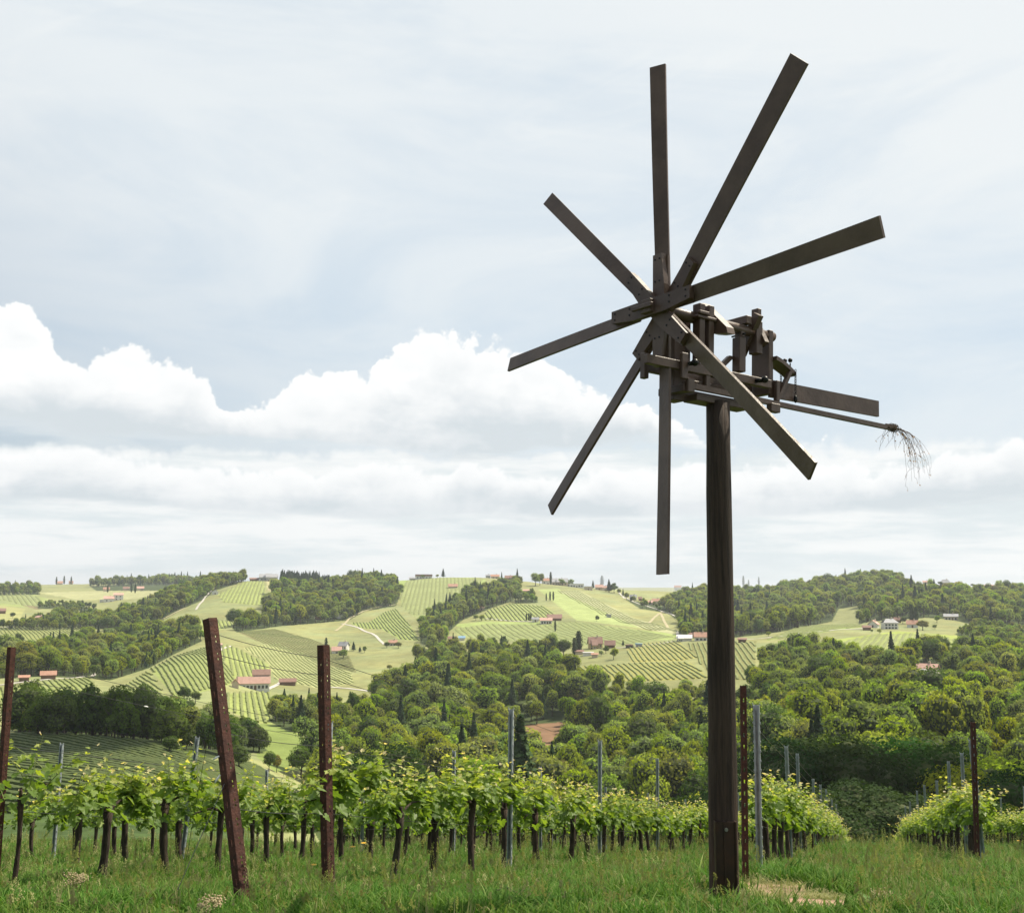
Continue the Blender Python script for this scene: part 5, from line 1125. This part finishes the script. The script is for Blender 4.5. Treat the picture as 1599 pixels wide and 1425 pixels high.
# ---- wires
wirem=mat('wire',(.10,.095,.09),.4,metal=.8); clipm=mat('bright_wire_joint',(.75,.74,.70),.4)
def wire(pts,label,r=.0024,sag=.02):
    q=[]
    for a,b in zip(pts[:-1],pts[1:]):
        a=np.array(a);b=np.array(b)
        for k in range(8):
            t=k/8; q.append(a+(b-a)*t-np.array([0,0,sag*4*t*(1-t)]))
    q.append(np.array(pts[-1])); o=MB().tube(q,r,5).build('trellis_wire',wirem); tag(o,label,'wire','wires of the vine trellis'); return o
def along(P,h): return [np.array([q[0],q[1],q[2]+h]) for q in P]
def lerp(A,t): return A[1]+(A[2]-A[1])*t
zt=lambda A,f:lerp(A,f)
for f,h,nm in ((.955,1.76,'topmost'),(.88,1.60,'second highest'),(.60,1.1,'middle'),(.34,.56,'low')):
    wire([zt(PL,f)]+[zt(P2,min(f,.95) if f>.7 else f)]+along(GP[-3.75],h),nm+' wire of the nearest vine row, tied to the leaning rusty post')
    wire([zt(PE,f)]+along(GP[-6.4],h),nm+' wire of the second row, tied to the post at the left edge')
    wire([zt(PM,f)]+along(GP[-1.1],h),nm+' wire of the row beside the windmill pole')
    wire([zt(PR,f)]+along(GP[1.58],h),nm+' wire of the row behind the tilted rusty right post')
for f,h,nm in ((.9,1.7,'upper'),(.6,1.1,'lower')):
    wire(along(GP[-9.05],h),nm+' wire strung along the third vine row from the left',r=.002)
    wire(along(GP[-11.7],h),nm+' wire strung along the fourth vine row from the left',r=.002)
# anchor wires of the leaning post
a0=lerp(PL,.70); g0=at(262,1425,6.75); g0[2]=gz(g0[0],g0[1])+.0
wire([lerp(PL,.42),g0],'taut anchor wire from the leaning rusty post down into the grass',sag=.0)
g1=at(285,1290,9.2); g1[2]=gz(g1[0],g1[1])
wire([lerp(PL,.71),g1],'thin loose wire hanging from the middle of the leaning rusty post',r=.0018,sag=-.02)
def clip(p,label,L=.05,d=(1,0,-.2)):
    d=np.array(d,float); d/=np.linalg.norm(d); mb=MB(); mb.tube([p-d*L/2,p,p+d*L/2],[.004,.008,.005],6); o=mb.build('wire_tensioner',clipm,None,True); tag(o,label,'wire tensioner')
clip(lerp(PL,.425)+np.array([-.045,0,.02]),'small white wire joint low on the leaning rusty post',.06,(.6,0,1)); clip(lerp(PL,.51)+np.array([-.03,-.02,0]),'small pale wire joint higher on the leaning rusty post',.045,(.9,0,.5))
qa=along(GP[-6.4],1.6)[0]; qb=zt(PE,.88); clip(qb+(qa-qb)*.33-np.array([0,0,.02]),'white wire tensioner hanging on the wire near the left edge',.06,(qa-qb))
# ------------------------------------------------------------------ grass
def grassmat():
    m=bpy.data.materials.new('grass_blades'); m.use_nodes=True; n=NT(m.node_tree); n.n.clear()
    o=n.node('ShaderNodeOutputMaterial'); tone=n.node('ShaderNodeAttribute',attribute_name='tone').outputs['Fac']
    c=n.ramp(tone,[(0,(.020,.055,.010)),(.35,(.055,.142,.020)),(.6,(.12,.205,.036)),(.8,(.25,.25,.11))])  # dark first stop puts shading contrast into the blade roots
    oi=n.node('ShaderNodeObjectInfo').outputs['Random']
    ps=n.node('ShaderNodeNewGeometry').outputs['Position']; pn=n.noise(ps,.9,4,.6)
    c=n.node('ShaderNodeHueSaturation',{'Color':c,'Value':n.m('ADD',.80,n.m('MULTIPLY',oi,.42)),'Hue':n.m('ADD',.485,n.m('MULTIPLY',n.smooth(pn,.3,.7),.022))}).outputs[0]
    p=n.node('ShaderNodeBsdfPrincipled',{'Roughness':.7,'Specular IOR Level':.08,'Base Color':c}); tr=n.node('ShaderNodeBsdfTranslucent',{'Color':n.mix(1.0,c,(1.4,1.5,.8),'MULTIPLY')})
    mx=n.node('ShaderNodeMixShader',{0:.28}); n.l.new(p.outputs[0],mx.inputs[1]); n.l.new(tr.outputs[0],mx.inputs[2]); n.l.new(mx.outputs[0],o.inputs[0]); return m
GM=grassmat()
def tuft(seed,nb,h,spread,tone,lean=.5,wd=.0035,heads=0):
    r=np.random.default_rng(seed); V=[];Fq=[];T_=[];c=0
    for b in range(nb):
        a=r.uniform(0,6.28); bx,by=r.normal()*spread,r.normal()*spread; hh=h*r.uniform(.5,1.15); l=lean*r.uniform(.1,1.0)*hh; w_=wd*r.uniform(.7,1.4); tn=np.clip(tone+r.normal()*.10,0,1)
        px_,py_=-math.sin(a),math.cos(a); S=4
        for i in range(S+1):
            t=i/S; x=bx+math.cos(a)*l*t*t; y=by+math.sin(a)*l*t*t; z=hh*(t-.22*t*t*lean); ww=w_*(1-t**2)+.0004
            V+= [(x-px_*ww,y-py_*ww,z),(x+px_*ww,y+py_*ww,z)]; T_+=[np.clip(tn-.15+.32*t,0,1)]*2
            if i<S: Fq.append((c+2*i,c+2*i+1,c+2*i+3,c+2*i+2))
        c+=2*(S+1)
    for b in range(heads):
        a=r.uniform(0,6.28); bx,by=r.normal()*spread,r.normal()*spread; hh=h*r.uniform(1.3,1.9); l=.25*hh*r.random(); pts=[]
        for i in range(5):
            t=i/4; pts.append((bx+math.cos(a)*l*t*t,by+math.sin(a)*l*t*t,hh*t))
        for i in range(4):
            p,q=pts[i],pts[i+1]; w_=.0012; V+=[(p[0]-w_,p[1],p[2]),(p[0]+w_,p[1],p[2]),(q[0]+w_,q[1],q[2]),(q[0]-w_,q[1],q[2])]; Fq.append((c,c+1,c+2,c+3)); c+=4; T_+=[.68]*4
        for k in range(16):
            t=.72+.28*r.random(); i=min(3,int(t*4)); p=np.array(pts[i])+(np.array(pts[i+1])-np.array(pts[i]))*(t*4-i); d=np.array([r.normal(),r.normal(),.6])*.012*(1.3-t); s_=.0032
            q=p+d; V+=[tuple(q+(-s_,0,-s_)),tuple(q+(s_,0,-s_)),tuple(q+(s_*.6,s_,s_*1.6)),tuple(q+(-s_*.6,s_,s_*1.6))]; Fq.append((c,c+1,c+2,c+3)); c+=4; T_+=[.86+.1*r.random()]*4
    return np_mesh('tuft',np.array(V),np.array(Fq),GM,True,{'tone':('FLOAT',np.array(T_,np.float32))})
GT=[tuft(i,34,.095,.05,.30+.06*(i%3),.9) for i in range(5)]+[tuft(20+i,26,.15,.06,.38,1.1,.0038) for i in range(3)]+[tuft(30+i,18,.10,.05,.42,.7,.003,2) for i in range(3)]+[tuft(40+i,22,.08,.06,.88,1.8,.003) for i in range(2)]+[tuft(50,14,.17,.04,.80,.4,.003,3)]
def bare(x,y):
    b=np.zeros(len(x))
    for (bx,by,rx,ry,k) in BARE:
        d=((x-bx)/rx)**2+((y-by)/ry)**2+1.3*fbm(x*2.3,y*2.3,77,3); b=np.maximum(b,np.clip(1.25-d,0,1)*k)
    return b
pts=[];rot=[];scl=[];idx=[]
g=np.random.default_rng(11)
for (ya,yb,dens,sc0) in ((5.6,9,520,.85),(9,14,300,1.0),(14,24,110,1.35),(24,40,40,1.9),(40,62,14,2.6)):
    A=(yb*yb-ya*ya)*.52; n_=int(A*dens*1.35); y=np.sqrt(g.uniform(ya*ya,yb*yb,n_)); x=g.uniform(-.53,.53,n_)*y; x=np.where(g.random(n_)<.26,np.sign(x)*(.53+g.random(n_)*.5)*y,x)
    b=bare(x,y); z=ground_z(x,y); pn=fbm(x*.8,y*.8,91,3); q2=fbm(x*.35,y*.35,95,3); r1=g.random(n_); r2=g.random(n_)
    dp=x*.954-y*.30; row=np.abs(((dp+1.1)/2.65+.5)%1-.5)*2.65      # distance to the nearest vine row
    lush=np.clip(1-row/.55,0,1)*(y>8.5)
    keep=(r1>b*.82)
    k=np.where(r2<.64,g.integers(0,5,n_),np.where(r2<.88,g.integers(5,8,n_),np.where(r2<.94,g.integers(8,11,n_),g.integers(5,8,n_))))
    k=np.where((lush>.3)&(r2<.35),g.integers(5,8,n_),k); k=np.where((b>.13)|((q2>.42)&(r2>.7))|((lush>.5)&(r2>.93)),g.integers(11,13,n_),k); k=np.where((r2>.985),13,k)
    sc=sc0**.8*(.75+.5*g.random(n_))*(1+.55*pn)*(1+.2*lush)*np.where(b>.1,.55,1)
    for i in np.nonzero(keep)[0]:
        pts.append((x[i],y[i],z[i]-.01)); rot.append((g.normal()*.12,g.normal()*.12,g.random()*6.28)); scl.append((sc[i]*1.15,sc[i]*1.15,sc[i])); idx.append(int(k[i]))
scatter('grass',GT,pts,rot,scl,idx,'long green meadow grass with pale seed heads and dry straw patches','grass',[GM])
print('grass',len(pts))
# ------------------------------------------------------------------ small plants and bits in the meadow
umb=mat('pale_umbel_flowers',(.42,.34,.20),.8,noise=(.34,.27,.15),nscale=60); weedleaf=mat('broad_weed_leaf',(.10,.19,.04),.5,trans=.3)
def flower_plant(px,py,Yv,h,label):
    p=at(px,py,Yv); p[2]=gz(p[0],p[1]); o=empty('flowering_weed',tuple(p)); tag(o,label,'plant'); r=random.Random(int(px)); st=MB();hd=MB();lf=MB()
    for k in range(9):
        a=r.random()*6.28; tx,ty=math.cos(a)*.10*r.random(),math.sin(a)*.10*r.random(); hh=h*r.uniform(.7,1); st.tube([(0,0,0),(tx*.5,ty*.5,hh*.6),(tx,ty,hh)],[.003,.0025,.0015],4)
        for j in range(26):
            c=(tx+r.gauss(0,.022),ty+r.gauss(0,.022),hh+r.gauss(0,.014)); hd.ball(c,.0045+.003*r.random(),5)
    for k in range(5):
        a=r.random()*6.28; d=np.array([math.cos(a),math.sin(a),.35]); e=np.array([-math.sin(a),math.cos(a),0]); L=.16+.08*r.random(); lf.add([np.zeros(3),d*L*.5+e*.03,d*L-np.array([0,0,.02]),d*L*.5-e*.03],[(0,1,2,3)])
    st.build('stem',shootm,o); hd.build('flower_head',umb,o); lf.build('leaf',weedleaf,o)
flower_plant(332,1424,6.35,.12,'pale cream flowering weed at the foot of the leaning rusty post'); flower_plant(120,1400,7.6,.20,'straw-coloured seeding weed among the grass at the lower left'); flower_plant(1375,1392,7.4,.10,'small pale flowering weed in the grass at the lower right')
yel=mat('yellow_petals',(.75,.42,.03),.6)
for i,(px,py,Yv,lb) in enumerate([(551,1322,8.9,'orange-yellow flower beside the thick vine trunk right of the second rusty post'),(490,1350,8.6,'tiny yellow flower left of the second rusty post'),(1590,1312,20,'small orange flower near the right frame edge'),(568,1316,10.5,'tiny yellow flower behind the thick vine trunk')]):
    p=at(px,py,Yv); g_=gz(p[0],p[1]); h=max(.12,p[2]-g_); o=empty('meadow_flower',(p[0],p[1],g_)); tag(o,lb,'flower'); MB().tube([(0,0,0),(.01,0,h*.5),(0,0,h)],[.002,.002,.0015],4).build('stem',shootm,o)
    mb=MB()
    for k in range(10):
        a=k*.628; mb.add([(0,0,h),(.02*math.cos(a-.25),.02*math.sin(a-.25),h+.004),(.027*math.cos(a),.027*math.sin(a),h+.006),(.02*math.cos(a+.25),.02*math.sin(a+.25),h+.004)],[(0,1,2,3)])
    mb.build('petals',yel,o)
p=at(790,1388,7.3); mb=MB(); z=gz(p[0],p[1]); mb.tube([(p[0]-.06,p[1],z+.10),(p[0],p[1]+.02,z+.115),(p[0]+.07,p[1],z+.09)],[.006,.007,.004],6); tag(mb.build('fallen_cane',bark),'short dry brown cane lying on the grass in the middle','stick')
# ------------------------------------------------------------------ passing clouds overhead that shade parts of the valley
cloudm=mat('cloud_vapour',(.9,.9,.9),1.0,trans=.35,spec=0)
def cloud(gx,gy,rx,ry,h,label):
    gz_=gz(gx,gy); t=h/math.tan(SUN_EL); cx=gx+math.sin(SUN_AZ)*t; cy=gy+math.cos(SUN_AZ)*t; mb=MB(); r=random.Random(int(gx))
    for i in range(26):
        a=r.random()*6.28; q=math.sqrt(r.random())*.8; mb.ball((rx*q*math.cos(a),ry*q*math.sin(a),r.uniform(0,.25)*rx),r.uniform(.22,.36)*min(rx,ry),12,(rx/min(rx,ry),ry/min(rx,ry),.6))
    o=mb.build('cloud',cloudm,None,True); o.location=(cx,cy,gz_+h); tag(o,label,'cloud'); return o
cloud(36,101,24,15,420,'small cumulus cloud high above the right vineyard, outside the picture')
cloud(-104,200,44,58,430,'broad cumulus cloud high above the left vineyard, outside the picture')
# ------------------------------------------------------------------ air
HZ=dict(x=(-2600,3400),y=(-60,5200),z=(-75,48))
mb=MB(); mb.box(HZ['x'][0],HZ['x'][1],HZ['y'][0],HZ['y'][1],HZ['z'][0],HZ['z'][1]); hm=bpy.data.materials.new('haze'); hm.use_nodes=True; n=NT(hm.node_tree); n.n.clear()
o_=n.node('ShaderNodeOutputMaterial'); v_=n.node('ShaderNodeVolumePrincipled',{'Color':(.86,.92,1.0,1),'Density':.00011,'Anisotropy':.35}); n.l.new(v_.outputs[0],o_.inputs['Volume'])
hz_=mb.build('haze',hm); tag(hz_,'thin pale air over the valley','haze',kind='stuff')
